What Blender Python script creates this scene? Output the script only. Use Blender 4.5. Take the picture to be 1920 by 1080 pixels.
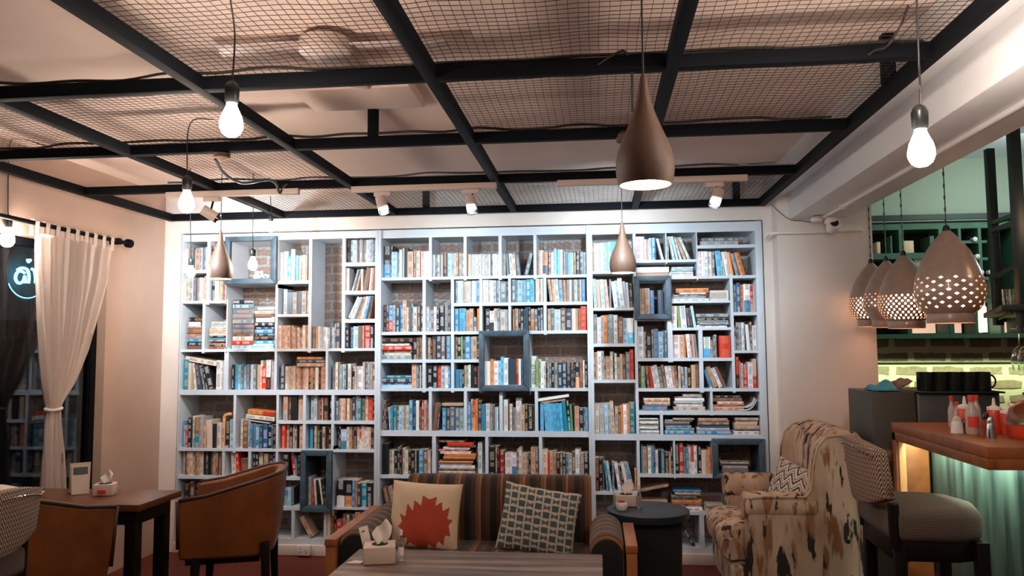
import bpy, math, random
from math import sin, cos, pi, radians as R_
from mathutils import Vector, Matrix

for _o in list(bpy.data.objects): bpy.data.objects.remove(_o)
scn = bpy.context.scene
col = scn.collection

# ------------------------------------------------------------------ camera
PITCH, YAW, ROLL, FPX, CAMZ = R_(4.354), R_(6.348), R_(-.391), 1440.0, 1.5
_f = Vector((-sin(YAW)*cos(PITCH), cos(YAW)*cos(PITCH), sin(PITCH)))
_r = Vector((cos(YAW), sin(YAW), 0)); _u = _r.cross(_f)
_r2 = _r*cos(ROLL)+_u*sin(ROLL); _u2 = _u*cos(ROLL)-_r*sin(ROLL)
cam_data = bpy.data.cameras.new('camera'); cam = bpy.data.objects.new('camera', cam_data); col.objects.link(cam)
cam_data.sensor_width = 36; cam_data.lens = FPX/1920*36; cam_data.clip_start = .05; cam_data.clip_end = 60
cam.matrix_world = Matrix(((_r2.x,_u2.x,-_f.x,0),(_r2.y,_u2.y,-_f.y,0),(_r2.z,_u2.z,-_f.z,CAMZ),(0,0,0,1)))
scn.camera = cam
def _ray(x, y): return _r2*((x-960)/FPX)+_u2*((540-y)/FPX)+_f
def atY(x, y, v): d = _ray(x, y); p = d*(v/d.y); p.z += CAMZ; return p
def atX(x, y, v): d = _ray(x, y); p = d*(v/d.x); p.z += CAMZ; return p
def atZ(x, y, v): d = _ray(x, y); p = d*((v-CAMZ)/d.z); p.z += CAMZ; return p

# ------------------------------------------------------------------ world, exposure, lights
scn.view_settings.view_transform = 'Standard'; scn.view_settings.look = 'None'
scn.view_settings.exposure = 0.0; scn.view_settings.gamma = 1.0; scn.view_settings.use_curve_mapping = False
w = bpy.data.worlds.new('world'); scn.world = w; w.use_nodes = True
w.node_tree.nodes['Background'].inputs[0].default_value = (.02,.035,.05,1)
w.node_tree.nodes['Background'].inputs[1].default_value = .35
WARM = (1.0,.66,.47); COOL = (.72,.88,1.0); LED = (1.0,.80,.68)
K_BULB, K_SPOT, K_ROOM = 250.0, 120.0, 3.0
def lamp(name, kind, loc, energy, color, size=.1, rot=None, target=None, **kw):
    d = bpy.data.lights.new(name, kind); d.energy = energy; d.color = color
    if kind == 'AREA': d.size = size
    else: d.shadow_soft_size = size
    for k, v in kw.items(): setattr(d, k, v)
    o = bpy.data.objects.new(name, d); col.objects.link(o); o.location = loc
    if target is not None: o.rotation_euler = (Vector(target)-Vector(loc)).to_track_quat('-Z','Y').to_euler()
    if rot: o.rotation_euler = rot
    return o
# hanging lamps of the part of the room behind the camera
for i, (x, y) in enumerate(((-1.9,.9),(-.3,.2),(1.2,.8),(3.0,1.6))):
    lamp('room_light', 'POINT', (x,y,2.15), K_ROOM, LED, .05)

# ------------------------------------------------------------------ materials
MT = {}
def nt(name):
    m = bpy.data.materials.new(name); m.use_nodes = True
    return m, m.node_tree, m.node_tree.nodes['Principled BSDF']
def mat(name, c, rough=.6, metal=0, emit=None, es=0, alpha=None, trans=0, noise=None, bump=0, spec=None, coat=0, obj=False):
    m, t, b = nt(name)
    b.inputs['Base Color'].default_value = (*c,1); b.inputs['Roughness'].default_value = rough; b.inputs['Metallic'].default_value = metal
    if spec is not None: b.inputs['Specular IOR Level'].default_value = spec
    if coat: b.inputs['Coat Weight'].default_value = coat
    if emit: b.inputs['Emission Color'].default_value = (*emit,1); b.inputs['Emission Strength'].default_value = es
    if trans: b.inputs['Transmission Weight'].default_value = trans; b.inputs['IOR'].default_value = 1.45
    if alpha is not None: b.inputs['Alpha'].default_value = alpha
    if noise:
        sc, amt = noise
        tc = t.nodes.new('ShaderNodeTexCoord'); n = t.nodes.new('ShaderNodeTexNoise'); n.inputs['Scale'].default_value = sc; n.inputs['Detail'].default_value = 5
        t.links.new(tc.outputs['Object'], n.inputs['Vector'])
        r = t.nodes.new('ShaderNodeValToRGB'); t.links.new(n.outputs['Fac'], r.inputs['Fac'])
        r.color_ramp.elements[0].position = .3; r.color_ramp.elements[1].position = .7
        r.color_ramp.elements[0].color = (*[v*(1-amt) for v in c],1); r.color_ramp.elements[1].color = (*[min(1,v*(1+amt)) for v in c],1)
        t.links.new(r.outputs['Color'], b.inputs['Base Color'])
    if bump:
        tc = t.nodes.new('ShaderNodeTexCoord'); n = t.nodes.new('ShaderNodeTexNoise'); n.inputs['Scale'].default_value = (noise[0] if noise else 40)*3; n.inputs['Detail'].default_value = 4
        t.links.new(tc.outputs['Object'], n.inputs['Vector'])
        bp = t.nodes.new('ShaderNodeBump'); bp.inputs['Strength'].default_value = bump; bp.inputs['Distance'].default_value = .01
        t.links.new(n.outputs['Fac'], bp.inputs['Height']); t.links.new(bp.outputs['Normal'], b.inputs['Normal'])
    MT[name] = m; return m
def N(t, kind, **inp):
    n = t.nodes.new(kind)
    for k, v in inp.items():
        if k in ('operation','blend_type','data_type'): setattr(n, k, v)
        else:
            key = int(k[1:]) if k[0] == '_' and k[1:].isdigit() else k
            if hasattr(v, 'links') or isinstance(v, bpy.types.NodeSocket): t.links.new(v, n.inputs[key])
            else: n.inputs[key].default_value = v
    return n
def M(t, op, a, b=0.0, c=None):
    n = N(t, 'ShaderNodeMath', operation=op, _0=a, _1=b)
    if c is not None:
        if isinstance(c, bpy.types.NodeSocket): t.links.new(c, n.inputs[2])
        else: n.inputs[2].default_value = c
    return n.outputs[0]
def mixc(t, f, a, b):
    n = t.nodes.new('ShaderNodeMix'); n.data_type = 'RGBA'
    for s, v in ((n.inputs[0],f),(n.inputs[6],a),(n.inputs[7],b)):
        if isinstance(v, bpy.types.NodeSocket): t.links.new(v, s)
        else: s.default_value = v if not isinstance(v, tuple) or len(v) == 4 else (*v,1)
    return n.outputs[2]
def ramp(t, fac, stops, const=False):
    n = t.nodes.new('ShaderNodeValToRGB'); cr = n.color_ramp
    if const: cr.interpolation = 'CONSTANT'
    while len(cr.elements) < len(stops): cr.elements.new(.5)
    for e, (p, c) in zip(cr.elements, stops): e.position = p; e.color = (*c,1) if len(c) == 3 else c
    t.links.new(fac, n.inputs[0]); return n.outputs[0]
def uvm(t): return t.nodes.new('ShaderNodeUVMap').outputs[0]
def sep(t, v): n = t.nodes.new('ShaderNodeSeparateXYZ'); t.links.new(v, n.inputs[0]); return n.outputs
def comb(t, x, y, z=0.0): return N(t, 'ShaderNodeCombineXYZ', X=x, Y=y, Z=z).outputs[0]
def objc(t): return t.nodes.new('ShaderNodeTexCoord').outputs['Object']

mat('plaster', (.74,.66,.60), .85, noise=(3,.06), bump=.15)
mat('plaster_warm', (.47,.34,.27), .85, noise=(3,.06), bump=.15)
mat('ceiling_paint', (.86,.68,.58), .9, noise=(2.5,.05))
mat('white_paint', (.80,.80,.80), .5, noise=(6,.03))
mat('case_paint', (.60,.66,.72), .45, noise=(8,.05))
mat('slate_paint', (.05,.085,.115), .5, noise=(20,.35), bump=.1)
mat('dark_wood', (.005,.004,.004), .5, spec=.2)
mat('black_metal', (.004,.005,.007), .7, spec=.08)
mat('wire', (.02,.014,.012), .6)
mat('chicken_wire', (.55,.52,.50), .45, metal=.5)
mat('lamp_clay', (.085,.040,.022), .6, noise=(60,.12), bump=.06)
mat('lamp_inner', (.9,.75,.55), .5)
mat('bulb_glow', (1,1,1), .4, emit=(1.0,.84,.72), es=K_BULB)
mat('bulb_glow_small', (1,1,1), .4, emit=(1.0,.80,.66), es=K_BULB*.8)
mat('pendant_glow', (1,1,1), .4, emit=(1.0,.55,.28), es=95)
mat('pierced_glow', (1,1,1), .4, emit=(1.0,.48,.27), es=9)
mat('socket_plastic', (.015,.017,.018), .35)
mat('white_plastic', (.80,.76,.73), .4)
mat('spot_plastic', (.62,.50,.44), .45)
mat('black_lens', (.01,.01,.012), .15)
mat('spot_glow', (1,1,1), .4, emit=(.75,.88,1.0), es=6)
mat('ceramic', (.34,.25,.20), .32, noise=(25,.10), coat=.3)
mat('curtain', (.78,.66,.60), .9)
mat('glass_dark', (.008,.012,.016), .04, spec=.6)
mat('clear_glass', (.9,.95,.93), .03, trans=1.0)
mat('neon', (1,1,1), .4, emit=(.25,.80,1.0), es=7)
mat('leather', (.20,.064,.017), .42, noise=(7,.22), bump=.05)
mat('leather_edge', (.05,.02,.012), .5)
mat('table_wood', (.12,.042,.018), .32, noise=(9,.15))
mat('orange_wood', (.34,.12,.035), .38, noise=(9,.15))
mat('bar_wood', (.25,.078,.024), .33, noise=(14,.25))
mat('pale_wood', (.75,.36,.14), .5)
mat('tissue', (.86,.78,.72), .9)
mat('box_cream', (.62,.50,.42), .55)
mat('table_black', (.014,.026,.036), .38)
mat('green_paint', (.045,.135,.085), .55, noise=(15,.15))
mat('green_wall', (.40,.46,.38), .85)
mat('white_wall_bar', (.75,.80,.82), .8)
mat('rack_metal', (.010,.024,.022), .45)
mat('machine', (.055,.058,.045), .55, noise=(200,.3))
mat('mug', (.008,.014,.014), .16)
mat('red_sauce', (.62,.05,.02), .3); mat('red_cap', (.75,.07,.04), .4)
mat('clear_plastic', (.70,.62,.56), .25, trans=.35)
mat('sauce_label', (.80,.62,.42), .6)
mat('brown_cloth', (.14,.09,.085), .95, bump=.3); mat('blue_cloth', (.06,.30,.42), .95)
mat('black_inside', (.006,.007,.007), .9)
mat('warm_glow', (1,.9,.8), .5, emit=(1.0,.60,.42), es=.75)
mat('candle_glow', (1,.9,.8), .5, emit=(1.0,.78,.62), es=4)
mat('paper', (.72,.62,.50), .9); mat('paper_white', (.75,.70,.66), .8)
mat('green_light', (1,1,1), .5, emit=(.75,1.0,.72), es=6)
mat('terracotta_pot', (.4,.16,.08), .7)
mat('chrome', (.6,.6,.62), .15, metal=1)
mat('steel_dark', (.10,.11,.115), .35, metal=.6)
mat('plant_iron', (.02,.03,.035), .6)
mat('outside_wall', (.05,.075,.09), .8)

def m_floor():
    m, t, b = nt('floor_tile'); u = uvm(t)
    br = N(t, 'ShaderNodeTexBrick', Vector=u, Scale=1.0); br.offset = 0
    br.inputs['Color1'].default_value = (.15,.020,.006,1); br.inputs['Color2'].default_value = (.10,.013,.005,1); br.inputs['Mortar'].default_value = (.06,.02,.012,1)
    br.inputs['Mortar Size'].default_value = .006; br.inputs['Brick Width'].default_value = .3; br.inputs['Row Height'].default_value = .3
    n = N(t, 'ShaderNodeTexNoise', Vector=u, Scale=5.0)
    c = mixc(t, M(t,'MULTIPLY',n.outputs['Fac'],.5), br.outputs['Color'], (.12,.03,.02,1))
    t.links.new(c, b.inputs['Base Color']); b.inputs['Roughness'].default_value = .5; b.inputs['Specular IOR Level'].default_value = .25; MT['floor_tile'] = m
m_floor()
def m_brick(name, c1, c2, mo, bw, rh, ms, dist=.03):
    m, t, b = nt(name); u = uvm(t)
    n = N(t, 'ShaderNodeTexNoise', Vector=u, Scale=9.0, Detail=4.0)
    dv = N(t, 'ShaderNodeVectorMath', operation='MULTIPLY_ADD', _0=n.outputs['Color'], _1=(dist,dist*.8,0), _2=u)
    br = N(t, 'ShaderNodeTexBrick', Vector=dv.outputs[0], Scale=1.0)
    br.inputs['Color1'].default_value = (*c1,1); br.inputs['Color2'].default_value = (*c2,1); br.inputs['Mortar'].default_value = (*mo,1)
    br.inputs['Mortar Size'].default_value = ms; br.inputs['Mortar Smooth'].default_value = .35; br.inputs['Brick Width'].default_value = bw; br.inputs['Row Height'].default_value = rh
    n2 = N(t, 'ShaderNodeTexNoise', Vector=u, Scale=30.0, Detail=3.0)
    c = mixc(t, M(t,'MULTIPLY',n2.outputs['Fac'],.45), br.outputs['Color'], (*mo,1))
    t.links.new(c, b.inputs['Base Color']); b.inputs['Roughness'].default_value = .9
    bp = N(t, 'ShaderNodeBump', Strength=.6, Distance=.015, Height=br.outputs['Fac']); bp.invert = True
    t.links.new(bp.outputs[0], b.inputs['Normal']); MT[name] = m
m_brick('brick_shelf', (.38,.20,.125), (.28,.14,.09), (.38,.36,.34), .21, .072, .016)
m_brick('brick_bar', (.075,.05,.04), (.10,.055,.04), (.38,.32,.25), .27, .105, .028, .05)
def m_wood_table():
    m, t, b = nt('coffee_wood'); p = objc(t)
    v = N(t, 'ShaderNodeVectorMath', operation='MULTIPLY', _0=p, _1=(1.2,16,1))
    n = N(t, 'ShaderNodeTexNoise', Vector=v.outputs[0], Scale=1.2, Detail=6.0)
    v2 = N(t, 'ShaderNodeVectorMath', operation='MULTIPLY', _0=p, _1=(4,120,1))
    n2 = N(t, 'ShaderNodeTexNoise', Vector=v2.outputs[0], Scale=2.0, Detail=3.0)
    f = M(t,'ADD',M(t,'MULTIPLY',n.outputs['Fac'],.8),M(t,'MULTIPLY',n2.outputs['Fac'],.25))
    c = ramp(t, f, [(.34,(.045,.028,.02)),(.46,(.12,.085,.065)),(.56,(.20,.145,.115)),(.70,(.40,.28,.21))])
    t.links.new(c, b.inputs['Base Color']); b.inputs['Roughness'].default_value = .45; MT['coffee_wood'] = m
m_wood_table()
def m_stripe(name, axis, period, off=0.0):
    m, t, b = nt(name); s = sep(t, objc(t))[axis]
    f = M(t,'FRACT',M(t,'ADD',M(t,'DIVIDE',s,period),off))
    K=(.010,.006,.005); B=(.085,.036,.018); D=(.045,.022,.014); O=(.36,.135,.045); T=(.17,.075,.032)
    c = ramp(t, f, [(0,K),(.10,B),(.16,O),(.185,B),(.28,K),(.36,D),(.44,T),(.50,O),(.53,B),(.60,K),(.70,D),(.77,T),(.83,O),(.855,D),(.93,B)], True)
    n = N(t, 'ShaderNodeTexNoise', Scale=350.0); t.links.new(objc(t), n.inputs['Vector'])
    c2 = mixc(t, M(t,'MULTIPLY',n.outputs['Fac'],.35), c, (.02,.012,.01,1))
    t.links.new(c2, b.inputs['Base Color']); b.inputs['Roughness'].default_value = .85
    b.inputs['Sheen Weight'].default_value = .15; MT[name] = m
m_stripe('sofa_stripe', 0, .36, .12); m_stripe('sofa_arm_stripe', 1, .26, .1)
def m_herring(name, c1, c2, sc=34.0):
    m, t, b = nt(name); s = sep(t, uvm(t))
    x = M(t,'MULTIPLY',s[0],sc); y = M(t,'MULTIPLY',s[1],sc*1.6)
    zz = M(t,'ABSOLUTE',M(t,'SUBTRACT',M(t,'FRACT',x),.5))
    f = M(t,'FRACT',M(t,'ADD',y,M(t,'MULTIPLY',zz,3.0)))
    k = M(t,'GREATER_THAN',f,.55)
    c = mixc(t, k, (*c1,1), (*c2,1)); t.links.new(c, b.inputs['Base Color']); b.inputs['Roughness'].default_value = .9
    bp = N(t, 'ShaderNodeBump', Strength=.5, Distance=.004, Height=k); t.links.new(bp.outputs[0], b.inputs['Normal']); MT[name] = m
m_herring('herringbone', (.42,.30,.22), (.035,.025,.02)); m_herring('herringbone_fine', (.15,.115,.09), (.03,.022,.019), 60)
def m_brush():
    m, t, b = nt('brush_fabric'); p = objc(t)
    def nz(scx, scz, s, off):
        v = N(t, 'ShaderNodeVectorMath', operation='MULTIPLY_ADD', _0=p, _1=(scx,scx,scz), _2=(off,off,off))
        return N(t, 'ShaderNodeTexNoise', Vector=v.outputs[0], Scale=s, Detail=4.0).outputs['Fac']
    base = ramp(t, nz(9,3,1,3), [(.35,(.40,.28,.20)),(.65,(.60,.48,.37))])
    c1 = mixc(t, ramp(t, nz(19,4,1,0), [(.545,(0,0,0)),(.605,(1,1,1))]), base, (.28,.13,.065,1))
    c2 = mixc(t, ramp(t, nz(19,4.0,1,7.3), [(.582,(0,0,0)),(.607,(1,1,1))]), c1, (.025,.022,.024,1))
    t.links.new(c2, b.inputs['Base Color']); b.inputs['Roughness'].default_value = .9; MT['brush_fabric'] = m
m_brush()
def m_attr(name, rough=.9):
    m, t, b = nt(name); a = t.nodes.new('ShaderNodeAttribute'); a.attribute_name = 'Col'
    n = N(t, 'ShaderNodeTexNoise', Scale=500.0); t.links.new(objc(t), n.inputs['Vector'])
    c = mixc(t, M(t,'MULTIPLY',n.outputs['Fac'],.25), a.outputs['Color'], (.2,.12,.08,1))
    t.links.new(c, b.inputs['Base Color']); b.inputs['Roughness'].default_value = rough; MT[name] = m
m_attr('printed_fabric')
def m_book():
    m, t, b = nt('book_cover'); a = t.nodes.new('ShaderNodeAttribute'); a.attribute_name = 'Col'
    k = t.nodes.new('ShaderNodeAttribute'); k.attribute_name = 'Ink'
    u1 = t.nodes.new('ShaderNodeUVMap'); u1.uv_map = 'UVMap'; u2 = t.nodes.new('ShaderNodeUVMap'); u2.uv_map = 'UVN'
    n1 = N(t, 'ShaderNodeTexNoise', Vector=N(t,'ShaderNodeVectorMath',operation='MULTIPLY',_0=u1.outputs[0],_1=(190,230,1)).outputs[0], Scale=1.0, Detail=2.0)
    s = sep(t, u2.outputs[0]); s1 = sep(t, u1.outputs[0])
    lo = N(t, 'ShaderNodeTexNoise', Vector=comb(t, M(t,'FLOOR',s1[0]), M(t,'MULTIPLY',s1[1],22.0)), Scale=1.0, Detail=0.0)
    band = M(t,'LESS_THAN',M(t,'ABSOLUTE',M(t,'SUBTRACT',s[0],.5)),.30)
    run = M(t,'GREATER_THAN',lo.outputs['Fac'],.47)
    ink = M(t,'MULTIPLY',M(t,'MULTIPLY',M(t,'GREATER_THAN',n1.outputs['Fac'],.50),band),run)
    c = mixc(t, M(t,'MULTIPLY',ink,.85), a.outputs['Color'], k.outputs['Color'])
    t.links.new(c, b.inputs['Base Color']); b.inputs['Roughness'].default_value = .38; MT['book_cover'] = m
m_book()
def m_glass_pane():
    m, t, b = nt('window_glass')
    b.inputs['Base Color'].default_value = (.45,.55,.6,1); b.inputs['Roughness'].default_value = .02; b.inputs['Transmission Weight'].default_value = 1.0; b.inputs['IOR'].default_value = 1.5
    MT['window_glass'] = m
m_glass_pane()
def m_curtain():
    m, t, b = nt('sheer'); b.inputs['Base Color'].default_value = (.80,.70,.64,1); b.inputs['Roughness'].default_value = .95
    tl = t.nodes.new('ShaderNodeBsdfTranslucent'); tl.inputs[0].default_value = (.8,.68,.6,1)
    tr = t.nodes.new('ShaderNodeBsdfTransparent')
    a = t.nodes.new('ShaderNodeMixShader'); a.inputs[0].default_value = .3
    c = t.nodes.new('ShaderNodeMixShader'); c.inputs[0].default_value = .12
    out = t.nodes['Material Output']
    t.links.new(b.outputs[0], a.inputs[1]); t.links.new(tl.outputs[0], a.inputs[2]); t.links.new(a.outputs[0], c.inputs[1]); t.links.new(tr.outputs[0], c.inputs[2]); t.links.new(c.outputs[0], out.inputs[0]); MT['sheer'] = m
m_curtain()
def m_corr():
    m, t, b = nt('bar_panel'); u = sep(t, uvm(t))
    v = N(t, 'ShaderNodeVectorMath', operation='MULTIPLY', _0=uvm(t), _1=(14,1.5,1))
    n = N(t, 'ShaderNodeTexNoise', Vector=v.outputs[0], Scale=1.0, Detail=4.0)
    c = ramp(t, n.outputs['Fac'], [(.35,(.010,.022,.020)),(.7,(.07,.11,.09))])
    t.links.new(c, b.inputs['Base Color']); b.inputs['Roughness'].default_value = .4; MT['bar_panel'] = m
m_corr()

# ------------------------------------------------------------------ object helpers
def tag(o, label=None, cat=None, group=None, kind=None):
    if label: o['label'] = label
    if cat: o['category'] = cat
    if group: o['group'] = group
    if kind: o['kind'] = kind
    return o
def empty(name, loc, label=None, cat=None, group=None, rz=0.0, kind=None):
    o = bpy.data.objects.new(name, None); col.objects.link(o); o.location = loc; o.rotation_euler = (0,0,rz); o.empty_display_size = .1
    return tag(o, label, cat, group, kind)
def root_loc(o):
    v = Vector((0,0,0))
    while o: v += Vector(o.location); o = o.parent
    return v
class MB:
    def __init__(s): s.v = []; s.f = []; s.m = []; s.k = 0
    def add(s, vs, fs, m=0):
        b = len(s.v); s.v += [tuple(p) for p in vs]; s.f += [tuple(i+b for i in f) for f in fs]; s.m += [m]*len(fs); return s
    def box(s, x0, x1, y0, y1, z0, z1, m=0):
        if x0 > x1: x0, x1 = x1, x0
        if y0 > y1: y0, y1 = y1, y0
        if z0 > z1: z0, z1 = z1, z0
        return s.add([(x0,y0,z0),(x1,y0,z0),(x1,y1,z0),(x0,y1,z0),(x0,y0,z1),(x1,y0,z1),(x1,y1,z1),(x0,y1,z1)],
              [(0,3,2,1),(4,5,6,7),(0,1,5,4),(1,2,6,5),(2,3,7,6),(3,0,4,7)], m)
    def obox(s, mtx, sx, sy, sz, m=0):
        b = len(s.v); s.box(-sx/2,sx/2,-sy/2,sy/2,-sz/2,sz/2,m)
        for i in range(b, len(s.v)): s.v[i] = tuple(mtx @ Vector(s.v[i]))
        return s
    def tube(s, pts, r, seg=8, m=0, closed=False):
        pts = [Vector(p) for p in pts]; n = len(pts); b = len(s.v); up = None
        for i, p in enumerate(pts):
            a = pts[(i-1)%n] if (i > 0 or closed) else p; c = pts[(i+1)%n] if (i < n-1 or closed) else p
            d = (c-a).normalized()
            if up is None: up = d.orthogonal().normalized()
            up = (up-d*up.dot(d)); up = up.normalized() if up.length > 1e-6 else d.orthogonal().normalized()
            q = d.cross(up); rr = r[i] if isinstance(r, (list,tuple)) else r
            for k in range(seg):
                a_ = 2*pi*k/seg; s.v.append(tuple(p+up*(cos(a_)*rr)+q*(sin(a_)*rr)))
        for i in range(n if closed else n-1):
            for k in range(seg):
                i2 = (i+1)%n; s.f.append((b+i*seg+k, b+i*seg+(k+1)%seg, b+i2*seg+(k+1)%seg, b+i2*seg+k)); s.m.append(m)
        if not closed:
            s.f.append(tuple(b+k for k in range(seg))[::-1]); s.m.append(m); s.f.append(tuple(b+(n-1)*seg+k for k in range(seg))); s.m.append(m)
        return s
    def lathe(s, prof, c=(0,0,0), seg=32, m=0, mtx=None, cap=True):
        b = len(s.v); n = len(prof)
        for r, z in prof:
            for k in range(seg):
                a = 2*pi*k/seg; p = Vector((r*cos(a), r*sin(a), z))
                if mtx: p = mtx @ p
                s.v.append((p.x+c[0], p.y+c[1], p.z+c[2]))
        for i in range(n-1):
            for k in range(seg):
                s.f.append((b+i*seg+k, b+i*seg+(k+1)%seg, b+(i+1)*seg+(k+1)%seg, b+(i+1)*seg+k)); s.m.append(m)
        if cap:
            if prof[0][0] > 1e-5: s.f.append(tuple(b+k for k in range(seg))[::-1]); s.m.append(m)
            if prof[-1][0] > 1e-5: s.f.append(tuple(b+(n-1)*seg+k for k in range(seg))); s.m.append(m)
        return s
    def prism(s, poly, axis, a0, a1, m=0):
        n = len(poly)
        def P(p, a):
            return (a,p[0],p[1]) if axis == 'x' else (p[0],a,p[1]) if axis == 'y' else (p[0],p[1],a)
        b = len(s.v); s.v += [P(p,a0) for p in poly]+[P(p,a1) for p in poly]
        s.f += [tuple(b+i for i in range(n))[::-1], tuple(b+n+i for i in range(n))]+[(b+i, b+(i+1)%n, b+n+(i+1)%n, b+n+i) for i in range(n)]
        s.m += [m]*(n+2); return s
    def build(s, name, mats, parent=None, local=False, smooth=None, bevel=0, seg=2, sub=0, origin=None):
        if not isinstance(mats, (list,tuple)): mats = [mats]
        me = bpy.data.meshes.new(name); o = bpy.data.objects.new(name, me); col.objects.link(o)
        off = Vector((0,0,0))
        if parent is not None:
            o.parent = parent
            if not local: off = root_loc(parent)
        elif not local:
            if origin is None:
                xs, ys, zs = zip(*s.v); origin = ((min(xs)+max(xs))/2, (min(ys)+max(ys))/2, min(zs))
            off = Vector(origin); o.location = off
        me.from_pydata([(x-off.x,y-off.y,z-off.z) for x,y,z in s.v], [], s.f)
        for mm in mats: me.materials.append(MT[mm] if isinstance(mm, str) else mm)
        me.polygons.foreach_set('material_index', s.m)
        me.validate(); me.update()
        import bmesh
        bm = bmesh.new(); bm.from_mesh(me); bmesh.ops.recalc_face_normals(bm, faces=bm.faces); bm.to_mesh(me); bm.free(); me.update()
        uv = me.uv_layers.new(name='UVMap')
        for p in me.polygons:
            nx, ny, nz = abs(p.normal.x), abs(p.normal.y), abs(p.normal.z)
            for li in p.loop_indices:
                c = me.vertices[me.loops[li].vertex_index].co
                uv.data[li].uv = (c.y,c.z) if nx >= ny and nx >= nz else (c.x,c.z) if ny >= nz else (c.x,c.y)
        if smooth is not None:
            me.shade_smooth()
            if smooth > 0: me.set_sharp_from_angle(angle=R_(smooth))
        if bevel:
            bv = o.modifiers.new('bevel', 'BEVEL'); bv.width = bevel; bv.segments = seg; bv.limit_method = 'ANGLE'; bv.angle_limit = R_(40)
            if smooth is None: me.shade_smooth(); bv.harden_normals = False
        if sub:
            sm = o.modifiers.new('sub', 'SUBSURF'); sm.levels = sub; sm.render_levels = sub; me.shade_smooth()
        return o
def struct(o): o['kind'] = 'structure'; return o
def arc(c, r, a0, a1, n): return [(c[0]+r*cos(a0+(a1-a0)*i/n), c[1]+r*sin(a0+(a1-a0)*i/n)) for i in range(n+1)]
def catmull(pts, n=8):
    pts = [Vector(p) for p in pts]; P = [pts[0]*2-pts[1]]+pts+[pts[-1]*2-pts[-2]]; out = []
    for i in range(1, len(P)-2):
        for k in range(n):
            t = k/n; out.append(.5*((2*P[i])+(P[i+1]-P[i-1])*t+(2*P[i-1]-5*P[i]+4*P[i+1]-P[i+2])*t*t+(3*P[i]-P[i-1]-3*P[i+1]+P[i+2])*t**3))
    out.append(pts[-1]); return out

# ------------------------------------------------------------------ the room
CASE_Y, BRICK_Y, CEIL = 5.5, 5.80, 2.68
XL, XR = -3.28, 6.2
struct(MB().box(-4.6,6.3,-1.6,6.6,-.1,0).build('floor', 'floor_tile'))
struct(MB().box(-3.5,1.67,-1.6,6.6,CEIL,CEIL+.3).build('ceiling', 'ceiling_paint'))
struct(MB().box(1.671,6.3,-1.6,6.6,2.93,3.0).build('ceiling_bar', 'white_wall_bar'))
# back wall with the recess the bookcases stand in
b = MB()
b.box(-3.4,-3.145,CASE_Y,5.9,0,CEIL); b.box(-3.145,1.16,CASE_Y,5.9,2.375,CEIL); b.box(1.16,1.30,CASE_Y,5.9,0,CEIL)
struct(b.build('wall_back', 'plaster'))
struct(MB().box(-3.3,1.3,BRICK_Y,5.9,0,2.5).build('wall_recess', 'brick_shelf'))
struct(MB().box(-3.145,1.16,CASE_Y-.02,BRICK_Y,0,.075).build('baseboard_back', 'plaster', bevel=.004))
struct(MB().box(1.222,1.84,5.35,6.2,0,2.93).build('wall_column', 'plaster'))
# left wall: window from the front up to Y 4.82
b = MB(); WZ0, WZ1, WY0, WY1 = .25, 2.16, -.5, 4.82
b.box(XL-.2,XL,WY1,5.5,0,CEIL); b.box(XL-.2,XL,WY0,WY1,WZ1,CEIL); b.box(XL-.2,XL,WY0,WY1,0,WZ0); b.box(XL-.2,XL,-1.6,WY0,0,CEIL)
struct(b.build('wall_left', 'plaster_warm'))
struct(MB().box(XL-.3,6.3,-1.7,-1.6,0,2.95).build('wall_front', 'plaster'))
struct(MB().box(6.2,6.3,-1.6,6.6,0,2.95).build('wall_right', 'plaster'))
win = empty('window_1', (XL-.09,2.2,WZ0)); struct(win)
b = MB(); fx0, fx1 = XL-.12, XL-.06
b.box(fx0,fx1,WY0,WY1,WZ0,WZ0+.05); b.box(fx0,fx1,WY0,WY1,WZ1-.05,WZ1)
for y in (WY0, 1.2, 2.9, WY1-.05): b.box(fx0,fx1,y,y+.05,WZ0,WZ1)
b.build('window_frame', 'black_metal', win)
MB().box(XL-.095,XL-.085,WY0,WY1,WZ0,WZ1).build('pane', 'window_glass', win)
# what stands outside the window in the dark
tag(MB().box(-4.5,-4.3,-.5,6.5,0,1.72).build('garden_wall', 'outside_wall'), 'low dark garden wall outside the window at left', 'wall', kind='structure')
tag(MB().box(-3.95,-3.7,5.05,5.35,0,2.6).build('brick_pillar', 'brick_bar'), 'dark brick pillar outside, seen through glass right of the curtain', 'pillar', kind='structure')
b = MB(); c0 = atX(42,628,-4.1)
for s in (-1,1):
    for q in range(3):
        c = Vector((c0.x, c0.y+s*(.05+.06*q), c0.z-.02*q)); rr = .035
        b.tube([(c.x, c.y+rr*(1-k/26)*cos(k*.45)*s, c.z+rr*(1-k/26)*sin(k*.45)) for k in range(24)], .006, 6)
    b.tube([(c0.x,c0.y+s*.2,c0.z-.4),(c0.x,c0.y+s*.12,c0.z-.15),(c0.x,c0.y,c0.z+.12)], .008, 6)
b.tube([(c0.x,c0.y-.25,c0.z-.4),(c0.x,c0.y+.25,c0.z-.4)], .01, 6)
for yy in (-.2,.2): b.tube([(c0.x,c0.y+yy,0),(c0.x,c0.y+yy,c0.z-.4)], .01, 6)
tag(b.build('iron_scrollwork', 'plant_iron'), 'dark curled ironwork standing outside the window left of the curtain', 'ironwork')

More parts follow.
